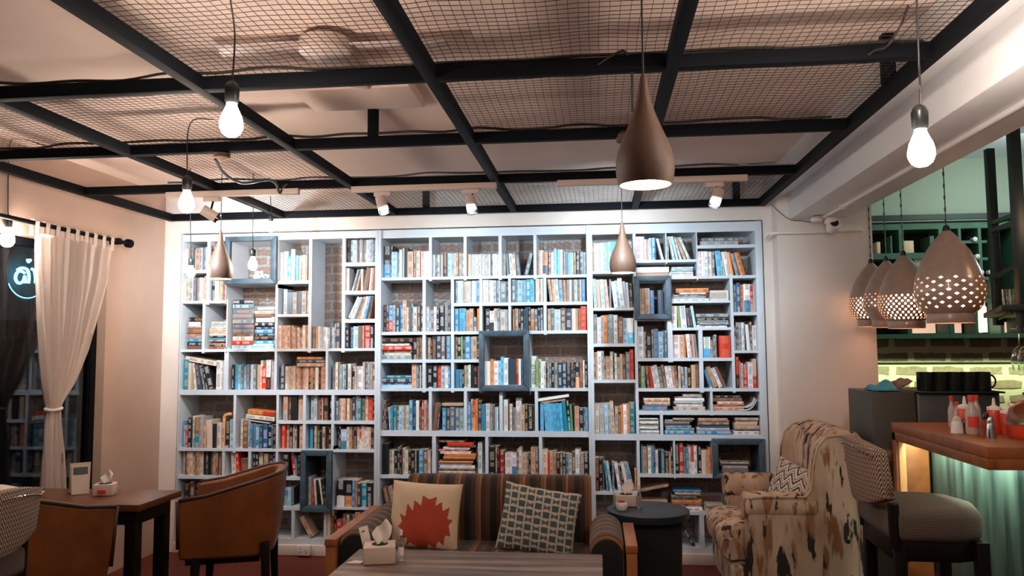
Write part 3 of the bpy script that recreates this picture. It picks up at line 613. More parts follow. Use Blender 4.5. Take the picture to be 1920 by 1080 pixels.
# ------------------------------------------------------------------ bookcases
# every box of a case: (x0,y0,x1,y1) as measured on the front plane of the case, the phrase that finds it, and what stands in it.
# book tokens: colour letters (bottom colour last), thickness[.height][<lean left|>lean right]; _n is a gap; {w,w,..} is a stack
LC, MC, RC = 'left bookcase', 'middle bookcase', 'right bookcase'
def rb(n, row, c): return f'{n} box of {row} row, {c}'
CELLS = [
# ---- left
('L',343,453,388,506,'top left corner box, left bookcase','g6.40 p5 s7 g5.38 p8.40 g5 s6.41 g4'),
('L',394,453,425,506,'box behind the left teardrop lamp','k7.44 s6 n5 k7.42'),
('L',343,512,387,564,'box under the top left corner box','p6.42 c5 g6 s5 p8 w5 p9.45'),
('L',392,512,424,564,'box below the left teardrop lamp','k9.36 w7 p8.36 n6'),
('L',340,569,379,654,'narrow left edge box with one stack, left bookcase','_8 {30:n6 k7 b6 p5 p4 n10.28 g3 w8.23 k8.27}'),
('L',384,569,424,654,'box of thin stacked books, left bookcase','_7 {31:n5 k3 p5 n4.30 b4.29 k3.31 w3 p4 p4 c4 l5.28 c5.27}'),
('L',429,534,516,654,'tall box with two book stacks, left bookcase','_6 {40:l7 r8.38 w8.38 n4 s9.39 s9 s9 s9 s9 s9 k8.38} _1 {38:l9 b6 k8.34 k4 b8.34 d5 k8.35 w9.35 n6.30 p5.42 s9.40}'),
('L',521,448,579,526,'box right of the figurine frame','g6.52 w7.54 l4 b8.44 w6.57 g2 a6.46 w5 p5 w6 p3 l4'),
('L',521,532,578,589,'box second down beside the figurine frame column','_7 g6.46 s11.40 g6 s10.42 g7 c5.42'),
('L',521,594,578,654,'box of cream paperbacks under two boxes','c6.42 p5 c5 p6 p5 _1 p6.38 c4 p5 n4 c5.42 p6'),
('L',584,448,641,654,'tall open brick-backed box, left bookcase','p3.40 n5 p4 c6 g5 w7.38 w6 g4 s4 g5 s4.45 d10.46 w3.57'),
('L',647,446,703,492,rb('top','right-hand column',LC).replace('of right-hand column row','of right column'),'k6.42 s6 l8 p6 g5 c7 l5 g6 b3 n4.40'),
('L',647,499,703,545,'second box of right column, left bookcase','c7.42 _3 s3.40>16 d4>14 p4>12 c4 n9.42>10 _3 c4>6 p3>5 n5>3'),
('L',647,552,703,598,'third box of right column, left bookcase','_3 c7.42>24 l4>22 p5>20 o5>18 c5>16 b5>14 n6>10'),
('L',647,605,703,654,'fourth box of right column, left bookcase','k6.38 d6 l10.40 n7.41 p3 r11.42 k6'),
('L',338,659,422,731,rb('first','middle',LC),'_5 t12.54 c6.48 c5.47<5 d8.46<10 s5<12 k5<14 k14.44<15 _3 c11.52 w7.50 g5'),
('L',428,659,514,731,rb('second','middle',LC),'_6 k4.45 a6.46 l6.44 b5 c5.42 b8.45 k3 g6 s5 p7.44 c4.52 r9.42 wk9.53 s4 g6.50'),
('L',519,659,609,731,rb('third','middle',LC),'_6 d8.45 c5.42 p4 g4 p4 c3 p4 p4 n5 p5 c6 rk7.40 p4 n5 c6 k4 p10.42'),
('L',614,659,703,731,rb('fourth','middle',LC),'_5 s9.45 c5.50 n3 g5.46 l5 s4 b4.47 c6 k8.42 p3 w12.42 c4.50 s7 g4.50 c5 n6.50'),
('L',336,740,437,841,'big left box under the thick shelf, left bookcase','_4 b5.48 r4.40 k7.53 c5.56 nt10.54 g7.55 p7.48 c10.49<2 k6.43 c8.44 p7.44 k9.44 l8.50'),
('L',442,740,517,841,'box with two tilted books on top','_8 c5.52 n12.48 l3 b7.44 s6 b10.42 d5 m11.42 k8 b4 k8'),
('L',522,741,568,789,'upper small box in third column, left bookcase','_7 pg8.43 n6 k11 _1 pc10.44'),
('L',573,741,621,789,'upper small box in fourth column, left bookcase','_6 g8.45 g7 n7.40 k2 p4.42 k12.42 _2 k6'),
('L',626,741,703,789,'upper small box in fifth column, left bookcase','_2 s5.36 p4.40 c4 p4 n3 c4 p5 d5.42 c5.45 t5.40 n6 c5.44 r9.42 k3'),
('L',522,795,568,842,'lower small box in third column, left bookcase','_5 r7.42 p7.42 k7.38 c4.42 n5 k6 p7'),
('L',573,795,621,842,'lower small box above the dark frame, left bookcase','_5 b6.42 k5 p4 e6.32 k5 n7.40 k5 k6.38'),
('L',626,795,703,844,'lower small box in fifth column, left bookcase','_3 k6.40 k4 lb11.36 c5.40 p5 n4 k6 c5 rw5.42 c5 w5.40 c5 p4 k4 n4'),
('L',333,846,414,893,'box of tan paperbacks low at left edge','_6 p4.43 k5 p7 c5 p6 n4 p5 c6.44 k6 d5 k5 n6 p6.42 n5 p5 n4'),
('L',419,846,465,893,'box above the armchair top, second in its row','_10 c10.42<3 _1 r6.41<6 n18.30'),
('L',470,846,517,893,'box above the armchair top, third in its row','_2 k5.38 k5 c7.42 k4 p7.40 k8 k6'),
('L',521,846,566,893,'box above the armchair, left of dark frame','_4 p4.42 k12 r7.42<8 b4.36<8 k6 p4'),
('L',625,850,703,951,'deep box right of the dark frame, left bookcase','_5 kw15.48 ko15.48 b5.48 o4 d6.43 t12.44 k10.44 p4'),
('L',333,899,414,949,'box behind the leather armchair at left edge','_10 k8.35 n8.40 k8 n6 k9.36'),
('L',419,899,475,949,'box hidden behind the leather armchair',''),
('L',480,899,566,949,'box showing right of the leather armchair','_50 b8.33 l5 k4'),
('L',333,956,440,1009,'bottom box behind the armchair',''),
('L',445,956,546,1009,'bottom box behind the armchair leg',''),
('L',552,956,608,1009,'bottom box under the dark frame, left bookcase','_7 p8.42<28'),
('L',612,956,703,1009,'bottom box left of the sofa arm','c6.45 n5 k5 ro10.30 p5.40 k4 c4 n5 k6 p9.46 k5 n6 c5.44'),
# ---- middle
('M',714,444,804,518,rb('first','top',MC),'_1 kb14.60 k3 l10.48 g4 c5.52 l4.55 k7.55 p11.48 n4.50 c7.50 r3 c8.48 w7.48'),
('M',809.5,444,869,518,rb('second','top',MC),'g5.42 n4 s6 c6 k8.44 l6 c3 b3 p5 n4 p7 s4.44'),
('M',874.5,443,935,518,rb('third','top',MC),'_1 p7.42 g1 l7 c6 w5 l2 w6 c4.41 l4 p4 b4 w7 w4'),
('M',941,442,1000,517,rb('fourth','top',MC),'g7.42 s7<3 c6<4 c7.41<4 s7.40<6 _7 s8.42>14'),
('M',1005.5,441,1099,517,rb('fifth','top',MC),'n4.48 w8.48 od9.44 n6 w6 l5.50 a7.48 w5 s6.44 g3 a7.42 g4 n5 k7.43 d7 g5'),
('M',714,523,792,621,rb('first','second',MC),'_3 k5.50 d5 br8.49 g5 d7.44 b7.50 p7.58 w5.45 n5 b3.50 c7.46 n5 k3.50 k3.56'),
('M',798,523,845.5,621,rb('second','second',MC),'c4.46 l5.40 n4 w5.46 k5.40 k9.47 _1 s6.54 d5.57'),
('M',851,523,899,567,rb('third','second',MC),'_2 s4.42 w7.42 l4 p6.41 c5 g3 w9.42 g2 b5'),
('M',904,523,953,567,rb('fourth','second',MC),'w5.43 c6 g3 w6.42 g6 s4 g3 s12.40 n3'),
('M',958,523,1019,567,rb('fifth','second',MC),'_1 s8.43 g4 l8.42 a5 p3 b9.44 a7.44 p4 w6 p4 w4'),
('M',1024.5,522,1100,567,rb('sixth','second',MC),'_1 p6.44<7 p4.43<5 c8.43<4 b7.42<3 o6.42<2 s6 w4 n5 l6 n4 g3 b8.42'),
('M',851,573,899,621,rb('first short','third',MC),'_1 b8.42 a11.43 s2 p8.40 p7.42 s7.26 o5.42'),
('M',904,573,953,621,rb('second short','third',MC),'_5 k8.42 wk8.38 pw7.42 s5 c10.40 g4'),
('M',958,573,1019,621,rb('third short','third',MC),'_3 n4.40 p7.42 k5.41 k7 b3 d7.44 k4 po9.41 s6 k6.43 s6'),
('M',1024.5,572,1100,620,rb('fourth short','third',MC),'_2 p5.41 s7.42 l11.40 n9.42 d11.41 c7 p5 n4 r10.45'),
('M',714,627,792,674,rb('first','fourth',MC),'{56:g9.54 w3.50 n5.54 r8.55 w4.52 k2.50 k9.54} _1 k8.40 n4 n3.43 p4'),
('M',798,627,845.5,674,rb('second','fourth',MC),'_3 p5.40 k3 k8.43 d9 n8 k2 b8'),
('M',851,627,899,674,rb('third','fourth',MC),'_1 n5.42 k7 e3 d4 b10.42 g3 p9.42 k5'),
('M',714,680,792,728,rb('first','fifth',MC),'{57:l6 d3 d10.56 t4.50} p9.44 b4 k3.42 c2 n3'),
('M',798,680,845.5,728,rb('second','fifth',MC),'_2 k9.42 k9 r7.42 g8 w6 b4.40'),
('M',851,680,899,728,rb('third','fifth',MC),'_2 b7.34 b6 k4 p4.42 e4 w4.43 k6 k7.40 p4'),
('M',993,627,1102,728,'wide box right of the slate frame, middle bookcase','_2 w11.60 e5.54 c5 w6.50 w4 k4.48 g3 s6 k5 s8.50 d9.48 d9.48 d9.48 d7 k3 ko8 n8.52 w3 k6.50'),
('M',714,733,804,808,rb('first','sixth',MC),'_1 n5.54 n4 k3.46 c4.42<4 b5.44 t8.44 n5 l8 g4 p4 c7.45 b8.55 d5.50 w8.54 k2 n4.42 r4.54 c5.54 n7.48'),
('M',809.5,733,870,808,rb('second','sixth',MC),'n7.50>7 n3.48>6 _3 b7.42 d7 s8.43 s8.43 g7.42'),
('M',875.5,733,936,808,rb('third','sixth',MC),'b6.52 c4.58 ro5.56 o5.58 d7.55 b8.48 w7.50 s6.48 n3 l5.43 w2'),
('M',942,734,1003,808,rb('fourth','sixth',MC),'_1 w8.58 n4.50 c4 b5.42 o2 w10.60 p7.49 k6 k9.48 n2'),
('M',1009,734,1104,810,rb('fifth','sixth',MC),'_4 a7.52 a6.52<3 a6.52<3 a6<3 a6<3 a6<3 a6<4 t8.58<5 kt6.57<4 e4.50<3 k3 p9.46 k9.43 s3 b6.43'),
('M',713,818,810,892,rb('first','seventh',MC),'_2 k12.56 c6.44 c3 k6.43 d5.49 k5.53 c5.48 c5.44 k5.44 k7 c3 k5 b9.46 n8 c5.44 k2'),
('M',817,818,910,893,rb('second','seventh',MC),'_3 {72:c4.70 c3.70 n3.66 p4.68 w3.66 l5.62 o4.64 k3.60 o5.60 o5.60 w4.58 r4.55 w4.50 n3.48 r6.48 n4.48} k2.50 w7.60'),
('M',916,819,1011,893,rb('third','seventh',MC),'k12.55 n3 k4 r8.46 k2 w12.42 wb8.42 n4.48 c5.52 p9.42 n3 k4 p8.52 n5'),
('M',1017,820,1106,893,rb('fourth','seventh',MC),'c9.50 r4.46 p5 p7.47 k6.43 n5.44 k5 b5.42 c6 n6.46 w7.50 c3 p5.44 k8'),
('M',714,899,810,955,'box half hidden by the sofa, middle bookcase','_2 n8.38<14 p8.38<12 n9<10 k8<8'),
('M',817,899,910,955,'box behind the sofa back',''),
('M',916,899,1011,955,'box behind the sofa back, right of centre',''),
('M',1017,899,1106,955,'box behind the right end of the sofa back',''),
('M',714,961,910,1010,'bottom box behind the sofa',''),
('M',916,961,1106,1010,'bottom box behind the sofa, right half',''),
# ---- right
('R',1110,439,1187,508,'top left box behind the small lamp, right bookcase','p4.56 w9.55 l3 w6 g3 l4 a8.56 a9 w6.54 s5 p6.55 w6.56 s8'),
('R',1191.5,437,1246,487,rb('second','top',RC),'w11.46 w4.46 g2 w3.40 p5 l5.43 b8.43 _1 w4.42<14'),
('R',1250,437,1304,487,rb('third','top',RC),'w4.46 w4.46<10 l4<12 w4<16 p5.46<20 w4<22'),
('R',1309,434,1415,459,'shallow top right box, right bookcase','_6 {72:g8.72 s7.66} '),
('R',1309,465,1416,517,'wide second box at top right, right bookcase','w8.48 w4 w6 w8.48 n5.47 a9.48<5 w5.47<5 w7.47<7 o6.46<8 s7.43<12 o9.45<14'),
('R',1192,492,1305,518,'shallow box of lying books above the slate frame','{62:p8.60 w11.61} {45:w5.45 w3 g3.42 l4.40 w3}'),
('R',1111,513,1189,577,'second box of left column, right bookcase','l6.56<2 p8.54<3 l8.54<4 p8.54<5 s4 w8.50<6 l6.52<6 w9.56<6 g6.50<5 w5.48<4 k7.46<3'),
('R',1259,523,1369,564,'wide shallow box right of the slate frame','{72:w5.72 g4.64 s4.60 w3.50 o9.62} {36:c20.35}'),
('R',1375,521,1418,585,'top narrow box at right edge','_2 s6.54 m7.57 o6.54 wb12.54 ro7.54 g3'),
('R',1259,568,1370,614,'second wide box right of the slate frame','w10.42 e5<3 w11.42<4 d5.38<6 d5<6 l5.42<8 {60:w5.57 s3.55 l3.58 g2.56 k6.58 s8.60}'),
('R',1111.5,582,1190,644,'third box of left column, right bookcase','s7.56 w7.50 g5.53 o8.54 s3 g6.55 s2 w8.54 n10.50 l8.48 wa12.48'),
('R',1196,601,1254,671,'box under the slate frame, right bookcase','_1 w11.60 g3.50 k2 k10.48 n3.54 b10.55 l8.50 b4.52 s4'),
('R',1259.5,619,1312,671,'box of pale leaning books left of the red one','w16.44 p8.44 o4 w7.45<4 n4<4 p4<4 s5<5'),
('R',1317.5,619,1372,671,'box with the bright red volume','_2 wa14.40 p5.34 s4.42 w4.44 _5 r22.42'),
('R',1376.5,591,1422,657,'second narrow box at right edge','n5.48 s6.54 g6 w6 k1 w7.50<3 n5.55 w8.48'),
('R',1378,662,1423,728,'third narrow box at right edge','_2 rk6.60 p4.52 g4.48 r9.46 w9.50 pr7.56'),
('R',1113.5,650,1191,712,'fourth box of left column, right bookcase','n3.52 p4 w7.54 g5 n4.44 p8.44 c5.53 k3 w4.50 g6.42 p5.48 n6.48 s8.52 r7.57'),
('R',1197,677,1313,728,'wide box of leaning paperbacks, right bookcase','_1 k5.46 e7.42 s2 n5<4 r6.42<6 w6.42<8 w6.44<8 s8.40<8 n6.44<8 w6.42<7 w6<6 p6<5 n4<4 p5 s6.40<3 g5 k8.38 p8.44 n6.46'),
('R',1319.5,677,1373,728,'box of steeply leaning books, right bookcase','_1 b6.36<18 p8.42<20 w6.40<22 n6.42<24'),
('R',1114.5,718,1193,813,'tall fifth box of left column, right bookcase','_1 c7.56 g9.56<1 l6.57<2 g5<3 c6.60<3 p6.50 k4 o5.52 w6.55 o5.56 t10.58'),
('R',1198,734,1331,771,'shallow box with two loose stacks, right bookcase','_8 {52:b10.46 p6.48 p8.50} _4 {62:c8.58 w4.50 g5.54 w7.55 n3.50 w5.36}'),
('R',1336.5,734,1424,771,'shallow box beside curved magazines, right bookcase','{60:p8.58 r4.58 c6.50 n7.56 k5.54}'),
('R',1199,778,1238,816,'small box packed with thin booklets','{38:w2.36 w2.37 w2.36 g2.36 w2.37 w2.35 w2.36 g2.36 w2.37 w2.36 w2.34 w2.36 g2.36 w2.35 w2.36}'),
('R',1243.5,778,1428,816,'wide box of three messy stacks, right bookcase','_3 {57:b8.56 s4.54 b5.50 n7.48 s4.52 c3.40} _4 {64:b8.64 w5.62 b5.58 n6.58 n3.60 p4.56} _5 {48:w7.48 n4.44 c6.46 p5.44 c6.42 c4.44}'),
('R',1118,824,1194,922,'deep box of leaning magazines, right bookcase','nk8.62 k9.62 s3 b5.53<5 l6.53<7 s5 w7.52<8 n4.48<9 k4<10 w7.52<11 g6.52<12 b5.52<13 o4.40'),
('R',1200,827,1263,889,'box over the round table, right bookcase','_3 b3.54 p8.50 _2 w7.52 b5 k3 w5.44 k6 b6 _1 k8.40 p3 k4.50'),
('R',1269,827,1336,890,'box left of the lowest dark frame','k8.56 r8.58 s4.50 b4 w5.54 rw5.54 w5 n3 k6.50 c8.45 p4 o4.50'),
('R',1201,896,1430,960,'wide low box behind the round table','_1 {53:k12.52 s3.50 p4.50} _4 {58:w8.56 n5.54 o9.56 k3.50 s4.48 n3 w3 b4.52} _3 {40:p9.38 c4.34} _16 {46:c5.44 k6.40 n5.42 s4.40}'),
('R',1119,928,1195,1026,'low box left of the round table',''),
('R',1201,966,1312,1026,'bottom box behind the round table','_70 k6.54<30'),
('R',1318,966,1430,1026,'bottom box behind the patterned armchair',''),
]
# slate framed boxes: outer rect, inner rect, phrase, contents
FRAMES = [
('L',425,444,521,533,434.5,453,511,523,'slate frame holding the figurine',''),
('L',566,844,624,959,575.5,854,614,948,'tall dark frame, left bookcase','_1 g7.50 r5.38 c5.46<4 k5.44<5 w4.46<8 k8.45<10 p3.44'),
('M',899,620,993,733,909,630,982,722,'slate frame in the middle bookcase','w9.44 o5.48 w8.45 l5 a5.52 w8.50 d14.48 or5.48 w4 b3'),
('R',1189,518,1258,599,1199.5,527.5,1247,589,'slate frame in the right bookcase','_1 p9.50 p8 b8.46 _7 d10.46'),
('R',1335,822,1434,896,1346,833,1422,887,'lowest dark frame, right bookcase','_5 {54:s6.50 p6.48 s5.50 w4.53 n2.46}'),
]
UNITS = {'L':(-3.135,-1.60,'left'),'M':(-1.60,-.055,'middle'),'R':(-.055,1.15,'right')}
Z_TOP, Z_BOT = 2.365, .075
def cell_world(x0, y0, x1, y1):
    ym, xm = (y0+y1)/2, (x0+x1)/2
    return atY(x0,ym,CASE_Y).x, atY(x1,ym,CASE_Y).x, atY(xm,y1,CASE_Y).z, atY(xm,y0,CASE_Y).z
cells = []
for c in CELLS:
    X0,X1,Z0,Z1 = cell_world(*c[1:5]); cells.append([c[0],X0,X1,Z0,Z1,c[5],c[6],(X1-X0)/(c[3]-c[1])])
frames = []
for f in FRAMES:
    o = cell_world(*f[1:5]); i = cell_world(*f[5:9]); frames.append([f[0],*o,*i,f[9],f[10],(i[1]-i[0])/(f[7]-f[5])])
# snap nearly equal heights and widths inside a unit
def snap(idx, tol, extra):
    for u in 'LMR':
        vals = sorted((cells[k][idx], k) for k in range(len(cells)) if cells[k][0] == u); run = [vals[0]]
        def flush(run):
            m_ = sum(v for v,_ in run)/len(run)
            for _, k in run: cells[k][idx] = m_
        for v in vals[1:]:
            if v[0]-run[0][0] < tol: run.append(v)
            else: flush(run); run = [v]
        flush(run)
for ix in (1,2,3,4): snap(ix, .018, None)
DEP = BRICK_Y-.012
for u,(ux0,ux1,nm) in UNITS.items():
    root = empty('bookcase', ((ux0+ux1)/2,CASE_Y+.14,Z_BOT), {'L':'left of three white built-in bookcases, next to the curtain side','M':'middle white built-in bookcase behind the striped sofa','R':'right white built-in bookcase next to the plaster column'}[u], 'bookcase', 'white bookcases filling the back wall')
    cs = [c for c in cells if c[0] == u]; fs = [f for f in frames if f[0] == u]
    rects = [(c[1],c[2],c[3],c[4]) for c in cs]
    frects = [(f[1],f[2],f[3],f[4]) for f in fs]
    allr = rects+frects
    e = .0
    sx0, sx1 = min(r[0] for r in rects), max(r[1] for r in rects)
    MB().box(ux0,sx0,CASE_Y-.012,DEP,Z_BOT,Z_TOP).build('side_panel','case_paint',root,bevel=.002)
    MB().box(sx1,ux1,CASE_Y-.012,DEP,Z_BOT,Z_TOP).build('side_panel','case_paint',root,bevel=.002)
    # shelves under each row of boxes, merged along x
    segs = []
    for r in sorted(allr, key=lambda r:(round(r[2],3), r[0])):
        x0, x1, z0 = r[0], r[1], r[2]
        below = [q for q in allr if q[3] < z0+.03 and min(q[1],x1)-max(q[0],x0) > .02]
        zb = min(z0-.004, max([q[3] for q in below], default=Z_BOT))
        if z0-zb > .09 and below: zb = z0-.02
        for sg_ in segs:
            if abs(sg_[2]-z0) < .006 and abs(x0-sg_[1]) < .05: sg_[1] = x1; sg_[3] = min(sg_[3], zb) if sg_[2]-min(sg_[3],zb) < .07 else sg_[3]; break
        else: segs.append([x0,x1,z0,zb])
    for x0,x1,z0,zb in segs:
        L_ = max([sx0-.001]+[q[1] for q in allr if q[1] <= x0+.002 and q[2] < z0+.001 and q[3] > z0-.001])
        MB().box(max(x0-.028,sx0-.001),min(x1+.028,sx1+.001),CASE_Y,DEP,zb,z0).build('shelf','case_paint',root) if False else MB().box(x0-.004,x1+.004,CASE_Y,DEP,zb,z0).build('shelf','case_paint',root)
    # uprights: right of each box to the next box
    vs = []
    for r in sorted(allr, key=lambda r:(round(r[1],3), r[2])):
        x1, z0, z1 = r[1], r[2], r[3]
        if x1 > sx1-.01: continue
        rt = [q for q in allr if q[0] > x1-.004 and min(q[3],z1)-max(q[2],z0) > .02]
        xb = min([q[0] for q in rt], default=x1+.02)
        if xb-x1 > .09: xb = x1+.02
        for v in vs:
            if abs(v[0]-x1) < .008 and abs(z0-v[3]) < .06: v[3] = z1; v[1] = max(v[1], xb); break
        else: vs.append([x1,xb,z0,z1])
    for x0,x1,z0,z1 in vs:
        MB().box(x0,x1,CASE_Y+.0015,DEP-.001,z0-.03 if z0-.03 > Z_BOT else Z_BOT,min(Z_TOP,z1+.03)).build('divider','case_paint',root)
    tz = max(r[3] for r in allr)
    for k,(a_, b_) in enumerate([(sx0,sx1)]):
        b = MB()
        tops = sorted([r for r in allr if r[3] > tz-.09 and r[2] < tz-.04 and not any(q is not r and q[2] >= r[3]-.01 and min(q[1],r[1])-max(q[0],r[0]) > .02 for q in allr)], key=lambda r:r[0])
        for i_, r in enumerate(tops):
            xa = sx0 if i_ == 0 else r[0]-.011; xb = sx1 if i_ == len(tops)-1 else tops[i_+1][0]-.011
            b.box(xa,xb,CASE_Y+.0005,DEP,r[3],Z_TOP)
        b.build('top_board','case_paint',root)
    for f in fs:
        _,ox0,ox1,oz0,oz1,ix0,ix1,iz0,iz1,ph,_,_ = f
        b = MB(); y0, y1 = CASE_Y-.035, CASE_Y+.002
        P = [(ox0,oz0),(ox1,oz0),(ox1,oz1),(ox0,oz1)]; Q = [(ix0,iz0),(ix1,iz0),(ix1,iz1),(ix0,iz1)]
        for k in range(4):
            k2 = (k+1)%4; b.prism([P[k],P[k2],Q[k2],Q[k]],'y',y0,y1)
        fr = b.build('accent_frame','slate_paint',root,bevel=.003); fr['label'] = ph
        b = MB(); t_ = .012
        b.box(ix0-t_,ix0,y1,DEP-.002,iz0-t_,iz1+t_); b.box(ix1,ix1+t_,y1,DEP-.002,iz0-t_,iz1+t_); b.box(ix0,ix1,y1,DEP-.002,iz0-t_,iz0); b.box(ix0,ix1,y1,DEP-.002,iz1,iz1+t_)
        b.build('frame_lining','slate_paint' if f[1] > -3 and (ph.startswith('lowest') or ph.startswith('tall')) else 'case_paint',root)
# chicken wire stretched over the bricks
b = MB(); s_ = .021; wz = s_*1.5; rows = 0
y = BRICK_Y-.010
def seg_wire(p, q):
    (x0,z0),(x1,z1) = p,q; dx, dz = x1-x0, z1-z0; L = math.hypot(dx,dz); nx, nz = -dz/L*  .0013, dx/L*.0013
    n = len(b.v); b.v += [(x0+nx,y,z0+nz),(x0-nx,y,z0-nz),(x1-nx,y,z1-nz),(x1+nx,y,z1+nz),(x0,y-.0014,z0),(x1,y-.0014,z1)]
    b.f += [(n,n+4,n+5,n+3),(n+4,n+1,n+2,n+5)]; b.m += [0,0]
wz_ = 2.33; j = 0
rx0, rx1, rz0 = -3.10, 1.13, .45
while rz0+j*s_*.866 < wz_:
    zz = rz0+j*s_*.866; x = rx0+(s_*1.5 if j%2 else 0)
    while x < rx1:
        # hexagon edges: left slanting pair and top
        seg_wire((x,zz),(x+s_,zz)); seg_wire((x+s_,zz),(x+s_*1.5,zz+s_*.866)); seg_wire((x,zz),(x-s_*.5,zz+s_*.866))
        x += s_*3
    j += 1
tag(b.build('chicken_wire','chicken_wire'), 'hexagonal chicken wire stretched over the bricks behind the shelves', 'chicken wire')

# ------------------------------------------------------------------ books
PAL = {'k':((.014,.016,.020),'black'),'d':((.030,.055,.085),'dark navy'),'s':((.13,.18,.22),'slate grey'),'g':((.42,.45,.46),'grey'),'w':((.84,.84,.82),'white'),
'c':((.70,.60,.48),'cream'),'p':((.60,.38,.26),'tan'),'n':((.20,.10,.065),'brown'),'r':((.66,.04,.02),'red'),'o':((.75,.26,.07),'orange'),
'b':((.05,.26,.46),'blue'),'l':((.42,.64,.78),'pale blue'),'t':((.015,.24,.33),'teal'),'e':((.16,.34,.12),'green'),'a':((.10,.50,.78),'bright blue'),'m':((.02,.09,.24),'deep blue')}
ORD = ['','first','second','third','fourth','fifth','sixth','seventh','eighth','ninth','tenth','eleventh','twelfth','thirteenth','fourteenth','fifteenth','sixteenth','seventeenth','eighteenth','nineteenth','twentieth','twenty-first','twenty-second']
rnd = random.Random(11)
def jit(c, a): k = 1+rnd.uniform(-a,a); return tuple(max(0,min(1,v*k*(1+rnd.uniform(-a/3,a/3)))) for v in c)
def parse(s):
    """-> list of ('gap',w) / ('book',cols,t,h,lean) / ('stack',w,[...])"""
    out = []; i = 0; toks = []
    while i < len(s):
        if s[i] == ' ': i += 1; continue
        if s[i] == '{': j = s.index('}', i); toks.append(s[i:j+1]); i = j+1
        else:
            j = s.find(' ', i); j = len(s) if j < 0 else j; toks.append(s[i:j]); i = j
    h = 42.0
    def bk(tk, h):
        cols = ''
        while tk[0].isalpha(): cols += tk[0]; tk = tk[1:]
        lean = 0
        for ch in '<>':
            if ch in tk: tk, l = tk.split(ch); lean = float(l)*(-1 if ch == '<' else 1)
        if '.' in tk: tk, hh = tk.split('.'); h = float(hh)
        return cols, float(tk), h, lean
    for tk in toks:
        if tk[0] == '_': out.append(('gap', float(tk[1:])))
        elif tk[0] == '{':
            wd, rest = tk[1:-1].split(':'); wd = float(wd); L = []; hh = wd
            for q in rest.split(): cols, t, hh, _ = bk(q, hh); L.append((cols, t, hh))
            out.append(('stack', wd, L))
        else:
            cols, t, h, lean = bk(tk, h); out.append(('book', cols, t, h, lean))
    return out
class Book: pass
BOOKS = []
def book_mesh(t, h, d, cols, hard):
    """local: spine towards -Y at y=0, x 0..t, z 0..h. returns verts, faces, (col, ink, matidx, uvn) per face"""
    v = []; f = []; info = []
    cc = [jit(PAL[c][0], .16) for c in cols]; lum = sum(cc[0])/3
    ink = rnd.choice([(.75,.76,.75),(.70,.70,.68),(.60,.58,.55),(.65,.45,.22),(.6,.22,.1)]) if lum < .3 else rnd.choice([(.05,.06,.08),(.1,.06,.05),(.08,.16,.26),(.5,.08,.04)])
    if rnd.random() < .12: ink = cc[0]
    ns = 5; bul = min(.004, t*.16) if hard or rnd.random() < .3 else .0008
    xs = [t*i/(ns-1) for i in range(ns)]; ys = [bul*(1-sin(pi*i/(ns-1))) for i in range(ns)]
    zs = [0]+[h*(.42 if len(cc) == 2 and k == 1 else k/len(cc)) for k in range(1,len(cc))]+[h]
    for z in zs:
        for x, y in zip(xs, ys): v.append((x,y,z))
    for r in range(len(zs)-1):
        for i in range(ns-1):
            f.append((r*ns+i, r*ns+i+1, (r+1)*ns+i+1, (r+1)*ns+i)); info.append((cc[len(cc)-1-r], ink, 0, True))
    b0 = len(v); side = cc[0]
    inset = .0025 if hard else .0
    ct = .0016 if hard else .0006
    # left and right boards as thin plates, pages between
    def plate(x0, x1):
        n = len(v); v.extend([(x0,bul,0),(x1,bul,0),(x1,d,0),(x0,d,0),(x0,bul,h),(x1,bul,h),(x1,d,h),(x0,d,h)])
        for q in ((0,3,2,1),(4,5,6,7),(0,1,5,4),(1,2,6,5),(2,3,7,6),(3,0,4,7)): f.append(tuple(n+i for i in q)); info.append((side, ink, 0, False))
    plate(0, ct); plate(t-ct, t)
    n = len(v); pc = jit((.66,.55,.44),.12)
    v.extend([(ct,bul,inset),(t-ct,bul,inset),(t-ct,d-inset,inset),(ct,d-inset,inset),(ct,bul,h-inset),(t-ct,bul,h-inset),(t-ct,d-inset,h-inset),(ct,d-inset,h-inset)])
    for q in ((0,3,2,1),(4,5,6,7),(2,3,7,6)): f.append(tuple(n+i for i in q)); info.append((pc, pc, 0, False))
    return v, f, info, (t, h)
def add_book(cols, t, h, d, mtx, px_area, phrase, pos, group, lying=False):
    bk = Book(); bk.cols = cols; bk.dim = (t,h,d); bk.hard = (rnd.random() < (.45 if t > .026 else .15)); bk.mtx = mtx; bk.area = px_area
    bk.phrase = phrase; bk.pos = pos; bk.group = group; bk.lying = lying; BOOKS.append(bk); return bk
def cname(cols):
    ns = [PAL[c][1] for c in cols]
    return ns[0] if len(ns) == 1 else f'{ns[0]} and {ns[1]}'
